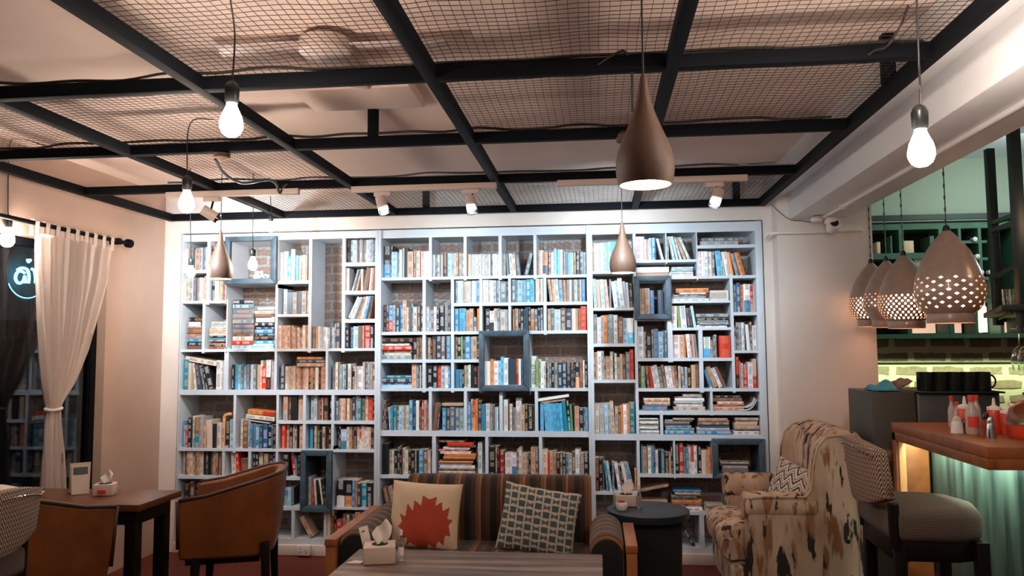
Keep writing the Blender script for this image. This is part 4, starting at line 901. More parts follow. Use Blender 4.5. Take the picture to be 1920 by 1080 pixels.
def fill(x0, x1, z0, z1, spec, phrase, px, ysb=CASE_Y):
    if not spec: return
    items = parse(spec); W = x1-x0; Hc = z1-z0
    def layout(k, place):
        x = 0.0; prev = 0.0; prevh = 0; n = 0; ns = 0; pend = []
        nst = sum(1 for i in items if i[0] == 'stack'); nbk = sum(1 for i in items if i[0] == 'book')
        for it in items:
            if it[0] == 'gap': x += it[1]*px*min(k,1); continue
            if it[0] == 'stack':
                ns += 1; zz = z0+.0005; tot = sum(q[1] for q in it[2])*px; kk = min(1.0, (Hc-.006)/tot); w_ = it[1]*px*min(k,1)
                for qi, (cols, t, wd) in enumerate(it[2]):
                    t = t*px*kk; wd = min(wd*px*min(k,1), w_)
                    if place:
                        d = min(.20, max(.11, wd*rnd.uniform(.6,.8)))
                        # lying: spine horizontal; local x->up, local z->+x
                        offx = rnd.uniform(0, max(0,w_-wd)); sb = rnd.uniform(.012,.035)
                        m_ = Matrix.Translation((x0+x+offx, ysb+sb, zz)) @ Matrix(((0,0,-1,wd),(0,1,0,0),(1,0,0,0),(0,0,0,1)))
                        where = ORD[qi+1]+' from bottom' + (' of stack' if nst == 1 else ', '+['left','right','third'][ns-1]+' stack' if nst == 2 else ', '+['left','middle','right','far right'][ns-1]+' stack')
                        add_book(cols, t*.985, wd, d, m_, (t/px)*(wd/px), phrase, where, 'books in the '+phrase, True)
                    zz += t
                x += w_+.002; prev = 0; continue
            _, cols, t, h, lean = it; t *= px*k; h = min(h*px, (Hc-.006)/max(.8,cos(R_(lean)))); th = R_(lean)
            if lean < 0:
                h = min(h, (Hc-.004-t*sin(-th))/cos(th))
                if prev > lean: x += h*(sin(-th)-sin(max(0,-R_(prev))))*.98
                base = x; 
                if place: m_ = Matrix.Translation((x0+base,0,z0+.0005)) @ Matrix.Rotation(th,4,'Y')
                x += t/cos(th)
            elif lean > 0:
                h = min(h, (Hc-.004-t*sin(th))/cos(th))
                base = x+t/cos(th)
                if place: m_ = Matrix.Translation((x0+base,0,z0+.0005)) @ Matrix.Rotation(th,4,'Y') @ Matrix.Translation((-t,0,0))
                x = base
            else:
                if prev > 0: x += prevh*sin(R_(prev))
                if place: m_ = Matrix.Translation((x0+x,0,z0+.0005))
                x += t
            if lean >= 0 and prev > lean > 0: x += prevh*(sin(R_(prev))-sin(th))*.0
            n += 1
            if place:
                sb = rnd.uniform(.010,.045); d = min(.21, max(.10, h*rnd.uniform(.62,.72)), DEP-ysb-sb-.01)
                m_ = Matrix.Translation((0,ysb+sb,0)) @ m_
                where = ORD[n]+' from left'
                if nst: where = ORD[n]+' upright from left' if len(phrase.split()) < 9 else ORD[n]+' upright'
                add_book(cols, t*.985, h, d, m_, (t/px)*(h/px), phrase, where, 'books in the '+phrase)
            prev = lean; prevh = h
        if prev > 0: x += prevh*sin(R_(prev))
        return x
    k = 1.0
    for _ in range(6):
        L = layout(k, False)
        if L > W-.003: k *= (W-.004)/L
        elif L < W-.012 and k == 1.0: k = min(1.07, (W-.006)/L); 
        else: break
    if layout(k, False) > W-.001: k *= .97*(W-.004)/layout(k,False)
    layout(k, True)
for c in cells: fill(c[1],c[2],c[3],c[4],c[6],c[5],c[7])
for f in frames: fill(f[5],f[6],f[7],f[8],f[10],f[9],f[11],CASE_Y+.0)
# books lying or tilted on top of the rows
def loose(cols, xa, ya, xb, yb, tpx, phrase, where, d=.15):
    """a book lying on its side whose bottom spine edge runs from pixel a to b on the case front"""
    a_, c_ = atY(xa,ya,CASE_Y+.02), atY(xb,yb,CASE_Y+.02); L = (c_-a_).length; th = math.atan2(c_.z-a_.z, c_.x-a_.x)
    m_ = Matrix.Translation(a_) @ Matrix.Rotation(-th,4,'Y') @ Matrix(((0,0,-1,L),(0,1,0,0),(1,0,0,0),(0,0,0,1)))
    add_book(cols, tpx*.0038, L, d, m_, 900, phrase, where, 'books in the '+phrase, True)
c_ = rb('first','middle',LC); loose('c',347,676,405,686.5,9,c_,'lying tilted across the top of the row',.19)
c_ = rb('third','middle',LC)
for k,(cl,xa,xb,yb,t) in enumerate((('p',557,607,687,6),('d',555,608,680.5,6),('o',557,602,674,4.5))): loose(cl,xa,yb,xb,yb,t,c_,['bottom','middle','top'][k]+' of three lying')
c_ = 'box with two tilted books on top'; loose('c',461,784,514,790,8,c_,'tilted, lower of the two',.18); loose('or',464,775,514,781,8,c_,'tilted, upper of the two',.18); loose('g',459,788,505,795,2,c_,'floppy and thin, under the tilted pair',.18)
c_ = rb('second','sixth',MC); loose('p',829,761,868,761,5,c_,'lying on top of the row')
c_ = rb('fifth','sixth',MC); loose('p',1015,757,1060,751,3,c_,'tilted, lower of two on top'); loose('w',1009,753,1067,744,5,c_,'tilted, upper of two on top')
c_ = 'wide low box behind the round table'; loose('p',1203,922,1254,912,4,c_,'thin and tilted on the left stack')
c_ = 'shallow box beside curved magazines, right bookcase'
BOOKS.sort(key=lambda q:-q.area)
print('books', len(BOOKS))
def tot_write(me, infos, uvn, uvm_):
    cl = []; il = []
    for p, inf in zip(me.polygons, infos):
        cl += [*inf[0],1]*p.loop_total; il += [*inf[1],1]*p.loop_total
    for nm, dat in (('Col',cl),('Ink',il)):
        me.color_attributes.new(nm,'FLOAT_COLOR','CORNER'); me.color_attributes[nm].data.foreach_set('color', dat)
    for nm, dat in (('UVMap',uvm_),('UVN',uvn)):
        me.uv_layers.new(name=nm); me.uv_layers[nm].data.foreach_set('uv', dat)
def gather(v, f, info, dim, lying, rid):
    uvn = []; um = []; t, h = dim
    for fc, inf in zip(f, info):
        for i in fc:
            if inf[3]: uvn += [v[i][0]/t, v[i][2]/h]; um += [v[i][0]+rid, v[i][2]+rid*.37]
            else: uvn += [0,0]; um += [rid,0]
    return uvn, um
LETTER = {}
def spine_text(o, txt, dim, size, colr, rot_up=False, frac=.8, zc=.5):
    """raised letters down the spine, child of the book o"""
    cu_ = bpy.data.curves.new('t','FONT'); cu_.body = txt; cu_.extrude = .0003; cu_.align_x = 'CENTER'; cu_.align_y = 'CENTER'; cu_.size = size
    tmp = bpy.data.objects.new('t', cu_); me = bpy.data.meshes.new_from_object(tmp); bpy.data.objects.remove(tmp); me.name = 'spine_title'
    xs = [q.co.x for q in me.vertices]; L = max(xs)-min(xs); k = min(1.0 if size > 0 else 1, dim[1]*frac/L)
    for q in me.vertices: q.co.x *= k
    t_ = bpy.data.objects.new('spine_title', me); col.objects.link(t_); t_.parent = o
    # text plane: x -> down the spine (-Z), y -> +X, normal -> -Y
    t_.matrix_local = Matrix(((0,1,0,dim[0]/2),(0,0,-1,-.0006),(-1,0,0,dim[1]*zc),(0,0,0,1)))
    if colr not in MT: mat(colr, {'ink_black':(.02,.02,.025),'ink_white':(.85,.83,.8),'ink_tan':(.8,.66,.5),'ink_red':(.6,.1,.05)}[colr], .6)
    me.materials.append(MT[colr]); return t_
TITLES = {(('wide box right of the slate frame, middle bookcase','first from left')):('JO NESBØ','ink_black',.032,.62,.42),
 ((rb('fourth','sixth',MC),'first from left')):('VINCE FLYNN','ink_red',.022,.9,.5),
 ((rb('fourth','sixth',MC),'ninth from left')):('COMIC CRIME','ink_tan',.026,.85,.52),
 (('third box of left column, right bookcase','ninth from left')):('ROMAN','ink_tan',.030,.6,.55),
 ((rb('fourth','sixth',MC),'sixth from left')):('DANIEL SILVA','ink_tan',.018,.6,.5),
 ((rb('second','seventh',MC),'second upright from left')):('DAVID SCHICKLER','ink_black',.016,.7,.5)}
TITLES.pop((rb('second','seventh',MC),'second upright from left')); TITLES.pop((rb('fourth','sixth',MC),'sixth from left'))
sv, sf, si, sun, sum_ = [], [], [], [], []
seen = {}
for n, bk in enumerate(BOOKS):
    t, h, d = bk.dim; keep = n < 300
    key = (bk.phrase, bk.pos)
    if key in TITLES and not keep: keep = True
    v, f, info, dim = book_mesh(t, h, d, bk.cols, bk.hard); rid = rnd.randint(1,400)
    if keep and key in TITLES:
        info = [(i[0],i[0],i[2],i[3]) for i in info]
    uvn, um = gather(v, f, info, dim, bk.lying, rid)
    if keep:
        me = bpy.data.meshes.new('book'); me.from_pydata(v, [], f); me.materials.append(MT['book_cover']); tot_write(me, info, uvn, um)
        o = bpy.data.objects.new('book', me); col.objects.link(o); o.matrix_world = bk.mtx
        lab = f"{cname(bk.cols)} book {bk.pos}, {bk.phrase}"
        if len(lab.replace('-',' ').split()) > 16: lab = lab.rsplit(', ',1)[0]
        if lab in seen: lab = ('thin ' if t < .02 else 'thick ')+lab
        seen[lab] = 1
        if len(lab.replace('-',' ').split()) > 16: print('LONG', lab)
        tag(o, lab, 'book', bk.group)
        if key in TITLES:
            tx, cl_, sz, fr_, zc = TITLES[key]; spine_text(o, tx, dim, min(sz, t*.95), cl_, frac=fr_, zc=zc)
    else:
        b0 = len(sv); sv += [tuple(bk.mtx @ Vector(p)) for p in v]; sf += [tuple(i+b0 for i in q) for q in f]; si += info; sun += uvn; sum_ += um
me = bpy.data.meshes.new('small_books'); me.from_pydata(sv, [], sf); me.materials.append(MT['book_cover']); tot_write(me, si, sun, sum_)
o = bpy.data.objects.new('small_books', me); col.objects.link(o)
tag(o, 'the many slimmer books packed between the others on all three bookcases', 'books', 'books on the shelves', 'stuff')

# other things on the shelves
fz = frames[0]; fc = atY(487,523,CASE_Y+.06); z = fz[7]+.001
fg = empty('figurine', (fc.x,CASE_Y+.08,z), 'small white figurine in the slate frame at upper left', 'figurine')
b = MB(); b.lathe([(.0,0),(.028,.002),(.030,.012),(.024,.03),(.018,.045),(.02,.055),(.012,.066),(0,.07)],(fc.x-.03,CASE_Y+.08,z),20)
b.tube(catmull([(fc.x-.012,CASE_Y+.07,z+.012),(fc.x+.015,CASE_Y+.06,z+.03),(fc.x+.012,CASE_Y+.07,z+.06),(fc.x-.005,CASE_Y+.08,z+.055)],5),.009,8)
b.build('body','white_plastic',fg,smooth=50)
b = MB()
for k in range(3): b.tube([(fc.x+.045+.018*cos(q),CASE_Y+.06+k*.02,z+.018+.016*sin(q)) for q in [i*pi/6 for i in range(12)]],.0045,6,closed=True)
b.build('coils','white_plastic',fg,smooth=50)
# magazines curled in the right corner box
p0 = atY(1385,770,CASE_Y+.03)
for k in range(2):
    pts = [(p0.x+.0+.012*k*0, p0.z+.004+.02*k), (p0.x+.06,p0.z+.004+.018*k),(p0.x+.10-.0*k,p0.z+.03+.016*k),(p0.x+.125-.012*k,p0.z+.075+.01*k)]
    cp = catmull([(x,0,zz) for x,zz in pts],6); th = .006
    poly = [(q.x,q.z) for q in cp]+[(q.x-.002,q.z+th) for q in cp[::-1]]
    tag(MB().prism(poly,'y',CASE_Y+.02,CASE_Y+.18).build('magazine','paper_white'), ['lower','upper'][k]+' white magazine curling up the side of a shallow right box', 'magazine', 'curled magazines')
p = atY(508,770,CASE_Y+.05)
p = atY(425,790,CASE_Y+.08)
tag(MB().tube(catmull([(p.x-.02,p.y,p.z),(p.x-.015,p.y,p.z+.04),(p.x+.02,p.y,p.z+.055),(p.x+.04,p.y,p.z+.05)],6),[.012]*19,10).build('orange_roll','pale_wood',smooth=60),'curled orange object on the books in the big left box','roll')

# ------------------------------------------------------------------ furniture
def pip(x, y, poly):
    c = False; n = len(poly)
    for i in range(n):
        x0,y0 = poly[i]; x1,y1 = poly[(i+1)%n]
        if (y0 > y) != (y1 > y) and x < (x1-x0)*(y-y0)/(y1-y0)+x0: c = not c
    return c
def cushion_part(name, parent, w_, h_, t_, fn, mname, mtx, n=140, back=(.6,.5,.4), pinch=.06):
    """pillow: u,v in -1..1, front towards -Y; fn(u,v)->colour of the front"""
    v = []; f = []; cl = []
    for side in (-1,1):
        for j in range(n+1):
            for i in range(n+1):
                u_ = -1+2*i/n; v_ = -1+2*j/n
                e = (max(0,1-abs(u_)**2.6)*max(0,1-abs(v_)**2.6))**.5
                x = u_*w_/2*(1-pinch*(1-abs(v_)**2)*abs(u_)**3*1.0); z = v_*h_/2*(1-pinch*(1-abs(u_)**2)*abs(v_)**3)
                wr = .004*sin(9*u_+5*v_)*e*(abs(u_)+abs(v_))
                v.append((x, side*(t_/2*e+.0015)+wr, z)); cl.append(fn(u_,v_) if side < 0 else back)
    m_ = (n+1)*(n+1)
    for s_ in (0,1):
        for j in range(n):
            for i in range(n):
                a = s_*m_+j*(n+1)+i; q = (a,a+1,a+n+2,a+n+1); f.append(q if s_ == 0 else q[::-1])
    ed = [i for i in range(n+1)]+[(j*(n+1)+n) for j in range(1,n+1)]+[n*(n+1)+i for i in range(n-1,-1,-1)]+[j*(n+1) for j in range(n-1,0,-1)]
    for a, c in zip(ed, ed[1:]+ed[:1]): f.append((a, a+m_, c+m_, c))
    me = bpy.data.meshes.new(name); me.from_pydata(v, [], f); me.materials.append(MT[mname])
    ca = me.color_attributes.new('Col','FLOAT_COLOR','POINT'); ca.data.foreach_set('color', [k for c in cl for k in (*c,1)]); me.shade_smooth()
    o = bpy.data.objects.new(name, me); col.objects.link(o)
    if parent: o.parent = parent; o.matrix_local = mtx
    else: o.matrix_world = mtx
    return o
def leg4(root, pts, z1, r0, r1, name='leg', m_='dark_wood', splay=0):
    for x, y in pts:
        cx_, cy_ = x*(1+splay), y*(1+splay)
        b = MB(); b.add([(cx_-r0,cy_-r0,0),(cx_+r0,cy_-r0,0),(cx_+r0,cy_+r0,0),(cx_-r0,cy_+r0,0),(x-r1,y-r1,z1),(x+r1,y-r1,z1),(x+r1,y+r1,z1),(x-r1,y+r1,z1)],[(0,3,2,1),(4,5,6,7),(0,1,5,4),(1,2,6,5),(2,3,7,6),(3,0,4,7)])
        b.build(name, m_, root, local=True, bevel=.003)
# tub chairs
def tub_chair(loc, rz, label, Dp=.60, ah=.70, bh=.885):
    g = empty('tub_chair', loc, label, 'armchair', 'brown leather tub chairs', rz)
    W = .60
    n = 44
    # plan U: from right front round the back to left front (chair faces +Y)
    rc = .20; x = W/2
    P2 = [(x,Dp/2),(x,.12),(x,-Dp/2+rc)]+[(x-rc+rc*cos(a), -Dp/2+rc-rc*sin(a)) for a in [R_(t) for t in range(10,91,10)]]
    P2 += [(-a,b_) for a,b_ in P2[::-1][1:]] if False else [(-(a),b_) for a,b_ in P2[::-1]]
    L = [0]
    for a,c in zip(P2,P2[1:]): L.append(L[-1]+math.dist(a,c))
    tot = L[-1]
    def hz(s):
        u = abs(s/tot-.5)*2; t = max(0,min(1,(1-u)/.78)); return ah+(bh-ah)*(t*t*(3-2*t))**.9
    def shell(th0, th1, zfun, zb, name, mt, taper=.05, bev=.012):
        b = MB(); rows = []
        for (px_,py_), s in zip(P2, L):
            i = P2.index((px_,py_)); a = P2[max(0,i-1)]; c = P2[min(len(P2)-1,i+1)]
            d = Vector((c[0]-a[0],c[1]-a[1],0)).normalized(); nrm = Vector((d.y,-d.x,0))
            nrm = -nrm if nrm.dot(Vector((px_,py_,0))) < 0 else nrm
            zt = zfun(s); k = []
            for z, sh in ((zb,-taper),(zb+.35*(zt-zb),-taper*.45),(zt,0)):
                k.append(Vector((px_,py_,z))+nrm*(th1+sh))
            for z, sh in ((zt,0),(zb+.35*(zt-zb),-taper*.45),(zb,-taper)):
                k.append(Vector((px_,py_,z))+nrm*(th0+sh))
            rows.append(k)
        b.v = [tuple(q) for k in rows for q in k]; m_ = 6
        for i in range(len(rows)-1):
            for j in range(m_): b.f.append((i*m_+j, i*m_+(j+1)%m_, (i+1)*m_+(j+1)%m_, (i+1)*m_+j)); b.m.append(0)
        b.f.append(tuple(range(m_))); b.f.append(tuple((len(rows)-1)*m_+j for j in range(m_))[::-1]); b.m += [0,0]
        return b.build(name, mt, g, local=True, smooth=45, bevel=bev)
    shell(-.055,0,hz,.385,'shell','leather')
    shell(-.060,.004,lambda s: hz(s)+.006,.0,'x','leather') if False else None
    b = MB(); b.tube([(q[0]*.985,q[1]*.985,hz(s)+.003) for q,s in zip(P2,L)],.010,8); b.build('piping','leather_edge',g,local=True,smooth=0)
    for sx in (1,-1): b = MB().tube([(sx*(W/2-.03),Dp/2+.002,.45),(sx*(W/2-.004),Dp/2+.002,ah)],.009,8).build('front_trim','leather_edge',g,local=True,smooth=0)
    MB().box(-W/2+.11,W/2-.11,-Dp/2+.10,Dp/2-.005,.36,.47).build('seat','leather',g,local=True,bevel=.025,seg=3)
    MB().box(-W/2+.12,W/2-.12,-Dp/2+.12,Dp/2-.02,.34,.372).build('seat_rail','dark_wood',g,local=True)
    leg4(g,[(sx*(W/2-.075),sy*(Dp/2-.085)) for sx in (1,-1) for sy in (1,-1)],.455,.016,.024,splay=.08)
    return g
tub_chair((-2.045,4.24,0),R_(108),'brown leather tub chair in profile before the left bookcase, right of the dark table',.52,.70,.81)
tub_chair((-2.70,3.35,0),R_(-14),'brown leather tub chair at the left edge, in front of the dark table',.60,.735,.87)
tb = empty('side_dining_table', (-2.85,3.9,0), 'dark brown square table by the curtained window between two leather chairs', 'table')
MB().box(-3.25,-2.30,3.69,4.09,.685,.72).build('tabletop','table_wood',tb,bevel=.003)
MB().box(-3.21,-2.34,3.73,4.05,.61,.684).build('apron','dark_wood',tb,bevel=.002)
for x, y in ((-2.37,3.76),(-2.37,4.02),(-3.18,3.76),(-3.18,4.02)): MB().box(x-.03,x+.03,y-.03,y+.03,0,.612).build('leg','dark_wood',tb,bevel=.003)
# on that table
def tissue_box(loc, rz, s, label, group='cream tissue boxes', big=True):
    g = empty('tissue_box', loc, label, 'tissue box', group, rz); w_,d_,h_ = s
    b = MB(); b.box(-w_/2,w_/2,-d_/2,d_/2,0,h_); b.build('box','box_cream',g,local=True,bevel=.004)
    MB().lathe([(.035,h_+.0),(.035,h_+.001)],(0,0,0),20).build('slot','black_inside',g,local=True)
    n = 12; b = MB(); k = d_/.11
    for j in range(n+1):
        t = j/n
        for i in range(n+1):
            u_ = -1+2*i/n; wd = (.016+.020*sin(pi*min(1,t*1.15)/1.6))*k
            b.v.append((u_*wd+.012*t*k, (.012*sin(u_*3+t*4)+.02*t*(1-u_*u_))*k, h_+(.085*t-.028*t*t*abs(u_-.3)**1.5+.006*sin(u_*5))*k))
    for j in range(n):
        for i in range(n): b.f.append((j*(n+1)+i,j*(n+1)+i+1,(j+1)*(n+1)+i+1,(j+1)*(n+1)+i)); b.m.append(0)
    o = b.build('tissue','tissue',g,local=True,smooth=0); so = o.modifiers.new('s','SOLIDIFY'); so.thickness = .0015
    return g
c = atZ(203,926,.72)
tissue_box((-2.645,3.93,.721),.3,(.10,.085,.06),'small cream tissue box with red label on the dark table by the window')
b = MB(); b.box(-2.65,-2.605,3.872,3.877,.735,.755)
tag(b.build('red_packet','red_cap'),'small red packet against the tissue box on the dark table by the window','packet')
mc = atZ(163,925,.72)
g = empty('menu_card', (-2.86,3.96,.721), 'folded paper menu card standing on the dark table by the window', 'menu card')
b = MB(); b.prism([(-.045,0),(-.043,0),(.0,.16),(.043,0),(.045,0),(.001,.165),(-.001,.165)],'y',-.05,.05)
b = MB(); m1 = Matrix.Translation((-2.79,3.93,.722+.078)) @ Matrix.Rotation(R_(40),4,'Z') @ Matrix.Rotation(R_(-9),4,'X')
b.obox(m1,.085,.002,.155); b.build('panel','paper',g)
b = MB(); b.obox(m1 @ Matrix.Translation((0,-.002,.045)),.07,.001,.04); b.build('printed_picture','steel_dark',g)
b = MB(); b.obox(Matrix.Translation((-2.83,3.98,.722+.08)) @ Matrix.Rotation(R_(40),4,'Z') @ Matrix.Rotation(R_(12),4,'X'),.10,.002,.165); b.build('back_panel','paper',g)

# woven patterned chairs (one low at far left, one bar stool at right)
def woven_chair(loc, rz, seat_z, label, cat, name, w_=.50, d_=.48, back_h=.30, gap=.05, legs=True, fine=True):
    """faces +X: back at -X"""
    g = empty(name, loc, label, cat, 'chairs in zigzag woven fabric', rz)
    # seat: thick rounded block bulging forward
    b = MB(); pts = []
    out = [(-d_/2,-w_/2+.03),(-d_/2+.02,-w_/2),(d_/2-.12,-w_/2),(d_/2-.02,-w_/2+.05),(d_/2+.02,0),(d_/2-.02,w_/2-.05),(d_/2-.12,w_/2),(-d_/2+.02,w_/2),(-d_/2,w_/2-.03)]
    b.prism(out,'z',seat_z-.13,seat_z)
    b.build('seat','herringbone_fine' if fine else 'herringbone',g,local=True,bevel=.035,seg=4)
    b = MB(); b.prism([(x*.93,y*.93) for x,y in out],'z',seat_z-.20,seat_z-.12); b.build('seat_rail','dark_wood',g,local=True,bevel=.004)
    z0, z1 = seat_z+gap, seat_z+gap+back_h
    b = MB(); n = 16
    for side in (0,1):
        for j in range(5):
            z = z0+(z1-z0)*j/4
            for i in range(n+1):
                u_ = -1+2*i/n; zz = z+(.03*(1-u_*u_) if j == 4 else -.0)+(-.05*(1-u_*u_)+.05 if j == 0 else 0)
                b.v.append((-d_/2+.03-.05*(1-u_*u_)*1.0-.03*(j/4)-.02+(.024 if side else -.024), u_*w_/2, zz))
    m_ = 5*(n+1)
    for side in (0,1):
        for j in range(4):
            for i in range(n):
                a = side*m_+j*(n+1)+i; b.f.append((a,a+1,a+n+2,a+n+1)); b.m.append(0)
    ed = list(range(n+1))+[j*(n+1)+n for j in range(1,5)]+[4*(n+1)+i for i in range(n-1,-1,-1)]+[j*(n+1) for j in (3,2,1)]
    for a, c in zip(ed, ed[1:]+ed[:1]): b.f.append((a,c,c+m_,a+m_)); b.m.append(0)
    b.build('backrest','herringbone',g,local=True,bevel=.014,seg=3)
    for sy in (-1,1):
        MB().tube([(-d_/2+.03-.005,sy*(w_/2-.022),seat_z-.15),(-d_/2+.02,sy*(w_/2-.022),seat_z+.02),(-d_/2+.01,sy*(w_/2-.022),z0+.02)],.022,8).build('back_post','dark_wood',g,local=True,smooth=40)
    pts = []
    for i in range(69):
        u_ = -.96+1.92*i/68; pts.append((-d_/2+.03-.05*(1-u_*u_)-.05-.024,u_*w_/2,z1-.03+.03*(1-u_*u_)))
    MB().tube(pts,[.0045 if i%4 in (1,2) else .0012 for i in range(69)],6).build('nail_trim','chrome',g,local=True)
    leg4(g,[(sx*(d_/2-.04),sy*(w_/2-.035)) for sx in (1,-1) for sy in (1,-1)],seat_z-.12,.018,.024,splay=.05)
    if seat_z > .6:
        for sy in (-1,1): MB().box(-d_/2+.05,d_/2-.05,sy*(w_/2-.035)-.012,sy*(w_/2-.035)+.012,.25,.28).build('stretcher','dark_wood',g,local=True)
        MB().box(d_/2-.055,d_/2-.03,-w_/2+.04,w_/2-.04,.25,.28).build('footrest','dark_wood',g,local=True)
    return g
woven_chair((1.325,3.43,0),R_(-2),.85,'tall bar stool in zigzag woven fabric drawn up to the lit bar','stool','bar_stool',w_=.44,d_=.38,back_h=.24,gap=-.01)
woven_chair((atY(66,960,2.55).x-.51,2.70,0),R_(178),.735,'tall stool in zigzag woven fabric cut off by the lower left corner','stool','bar_stool',w_=.46,d_=.40,back_h=.22,gap=-.01)
# pale cushion on the chair at the left edge
o = cushion_part('throw_cushion', None, .44,.40,.12, lambda u,v:(.80,.70,.58), 'printed_fabric', Matrix.Translation((-3.07,3.55,.66+.06)) @ Matrix.Rotation(R_(-70),4,'X') @ Matrix.Rotation(R_(8),4,'Y'), 40, (.80,.70,.58))
tag(o,'pale cushion lying on the leather chair at the left edge','cushion')

# sofa
sf_ = empty('sofa', (-.56,4.1,0), 'two-seat sofa in brown and black striped fabric with wooden sides', 'sofa')
ax0, ax1 = -1.31, .165
b = MB(); n = 30
prof = [(4.30,.30),(4.26,.45),(4.25,.62),(4.265,.72),(4.29,.765),(4.33,.785),(4.39,.78),(4.43,.75),(4.44,.70),(4.44,.12),(4.34,.12)]
b.prism(prof,'x',-1.075,-.05); b.build('backrest','sofa_stripe',sf_,smooth=50,bevel=.012,seg=3)
b = MB(); b.box(-1.14,-.06,3.70,4.30,.30,.44); b.build('seat_cushion','sofa_stripe',sf_,bevel=.04,seg=4)
b = MB(); b.box(-1.20,.05,3.72,4.42,.10,.30); b.build('base','sofa_stripe',sf_,bevel=.01)
for s_, xi, xo in ((-1,-1.10,-1.262),(1,-.055,.108)):
    xa, xb = min(xi,xo), max(xi,xo); w2 = (xb-xa)/2; xm = (xa+xb)/2
    pf = [(xa,.12),(xa,.54)]+[(xm+w2*cos(a)*1.04, .535+.085*sin(a)) for a in [R_(t) for t in range(170,5,-15)]]+[(xb,.54),(xb,.12)]
    b = MB(); MB().prism([(xm+(x-xm)*.9,.12+(z-.12)*.965) for x,z in pf],'y',3.672,3.689).build('arm_front','black_inside',sf_,bevel=.006)
    b.prism(pf,'y',3.69,4.40 if s_ < 0 else 4.15); b.build('arm','sofa_arm_stripe',sf_,smooth=50,bevel=.012,seg=3)
for xa, xb in ((-1.325,-1.268),(.112,.168)):
    ye = 4.46 if xa < 0 else 4.13
    b = MB(); b.box(xa,xb,3.66,ye,.545,.58) ; b.box(xa+.003,xb-.003,3.665,ye-.005,.02,.546)
    b.build('wooden_side','orange_wood',sf_,bevel=.003)
for x in (-1.28,.13):
    for y in (3.72,4.09): MB().box(x-.02,x+.02,y-.02,y+.02,0,.03).build('leg','dark_wood',sf_)
# cushions on the sofa
star_px = [(203,495),(237,513),(277,498),(276,542),(303,520),(311,563),(345,543),(338,597),(369,603),(361,629),(362,655),(362,677),(332,675),(328,726),(302,703),(290,720),(286,745),(262,722),(240,742),(222,722),(206,741),(182,718),(142,738),(144,697),(110,713),(122,662),(90,650),(92,625),(95,587),(124,600),(131,540),(163,575),(169,521),(202,545)]
# photo polygon measured inside the cushion face, u,v in -1..1
def uvp(x, y): return ((x-242)/ (181.0) , (590-y)/(160.0))
STAR = [uvp(x-0+ (0) ,y) for x,y in [(605,495),(640,513),(677,498),(676,542),(705,520),(713,563),(746,543),(740,597),(768,603),(750,628),(762,677),(734,675),(727,726),(703,703),(686,745),(655,722),(645,744),(600,744),(560,722),(542,738),(545,697),(510,713),(520,662),(492,650),(512,625),(495,587),(527,600),(532,538),(563,572),(567,521),(602,545)]]
STAR = [((x*181+242-637)/180.0+.13, y*1.0) for x,y in STAR]
def col_star(u, v): return (.50,.055,.02) if pip(u, v, STAR) else (.76,.60,.42)
def col_geo(u, v):
    x = (u+v*.04+1)*4.6; y = (v-u*.0+1)*4.6; i, j = int(math.floor(x)), int(math.floor(y)); a, c = x-i-.5, y-j-.5
    D = (.03,.10,.11); C = (.62,.50,.40)
    if (i+j)%2 == 0: return D if max(abs(a),abs(c)) < .40 else C
    if abs(a) < .40 and abs(c) < .13+abs(a)*.65 and abs(c) < .36: return (.05,.13,.14)
    return D if abs(a)+abs(c)*1.2 < .16 else C
cs = cushion_part('sofa_cushion', None, .385,.35,.13, col_star, 'printed_fabric', Matrix.Translation((-.935,4.115,.60)) @ Matrix.Rotation(R_(-13),4,'X') @ Matrix.Rotation(R_(3),4,'Y'), 200, (.45,.08,.04), .05)
tag(cs,'cream cushion with a red serrated starburst on the striped sofa','cushion','cushions on the sofa')
g2 = cushion_part('sofa_cushion', None, .41,.345,.13, col_geo, 'printed_fabric', Matrix.Translation((-.325,4.11,.585)) @ Matrix.Rotation(R_(-13),4,'X') @ Matrix.Rotation(R_(9),4,'Y'), 200, (.80,.74,.66), .05)
tag(g2,'dark green and cream geometric cushion tilted on the striped sofa','cushion','cushions on the sofa')

# coffee table in front
ct = empty('coffee_table', (-.55,3.0,0), 'long grey-brown wooden coffee table in front of the striped sofa', 'table')
MB().box(-1.10,.005,2.55,3.50,.545,.58).build('tabletop','coffee_wood',ct,bevel=.002)
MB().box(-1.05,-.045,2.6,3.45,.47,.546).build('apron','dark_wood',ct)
for x, y in ((-1.03,2.62),(-1.03,3.43),(-.065,2.62),(-.065,3.43)): MB().box(x-.03,x+.03,y-.03,y+.03,0,.475).build('leg','dark_wood',ct,bevel=.003)
p = atZ(712,1052,.58)
tissue_box((p.x,p.y,.581),R_(14),(.135,.125,.072),'cream tissue box with a tissue pulled up, on the coffee table')
# table card (its code is left blank)
g = empty('table_card', atZ(690,1040,.58), 'white table card leaning behind the tissue box on the coffee table', 'card')
lo, hi = atZ(690,1042,.581), atY(672,988,3.36)
m1 = Matrix.Translation(((atY(688,1020,3.40)))) @ Matrix.Rotation(R_(-14),4,'Y') @ Matrix.Rotation(R_(28),4,'Z')
MB().obox(m1,.040,.0025,.155).build('card','tissue',g,bevel=.0005)
b = MB()
for k in range(3): b.obox(m1 @ Matrix.Translation((.002,-.002,-.028-.008*k)),.024,.001,.0028)
b.build('print_lines','terracotta_pot',g); MB().obox(m1 @ Matrix.Translation((-.004,-.002,.058)),.014,.001,.008).build('print_mark','terracotta_pot',g)
p = atZ(665,1056,.5815)
tag(MB().prism([(p.x-.035,p.y-.01),(p.x+.03,p.y-.012),(p.x+.035,p.y+.02),(p.x-.008,p.y+.03)],'z',.581,.586).build('napkin','tissue'),'folded white napkin left of the tissue box on the coffee table','napkin')
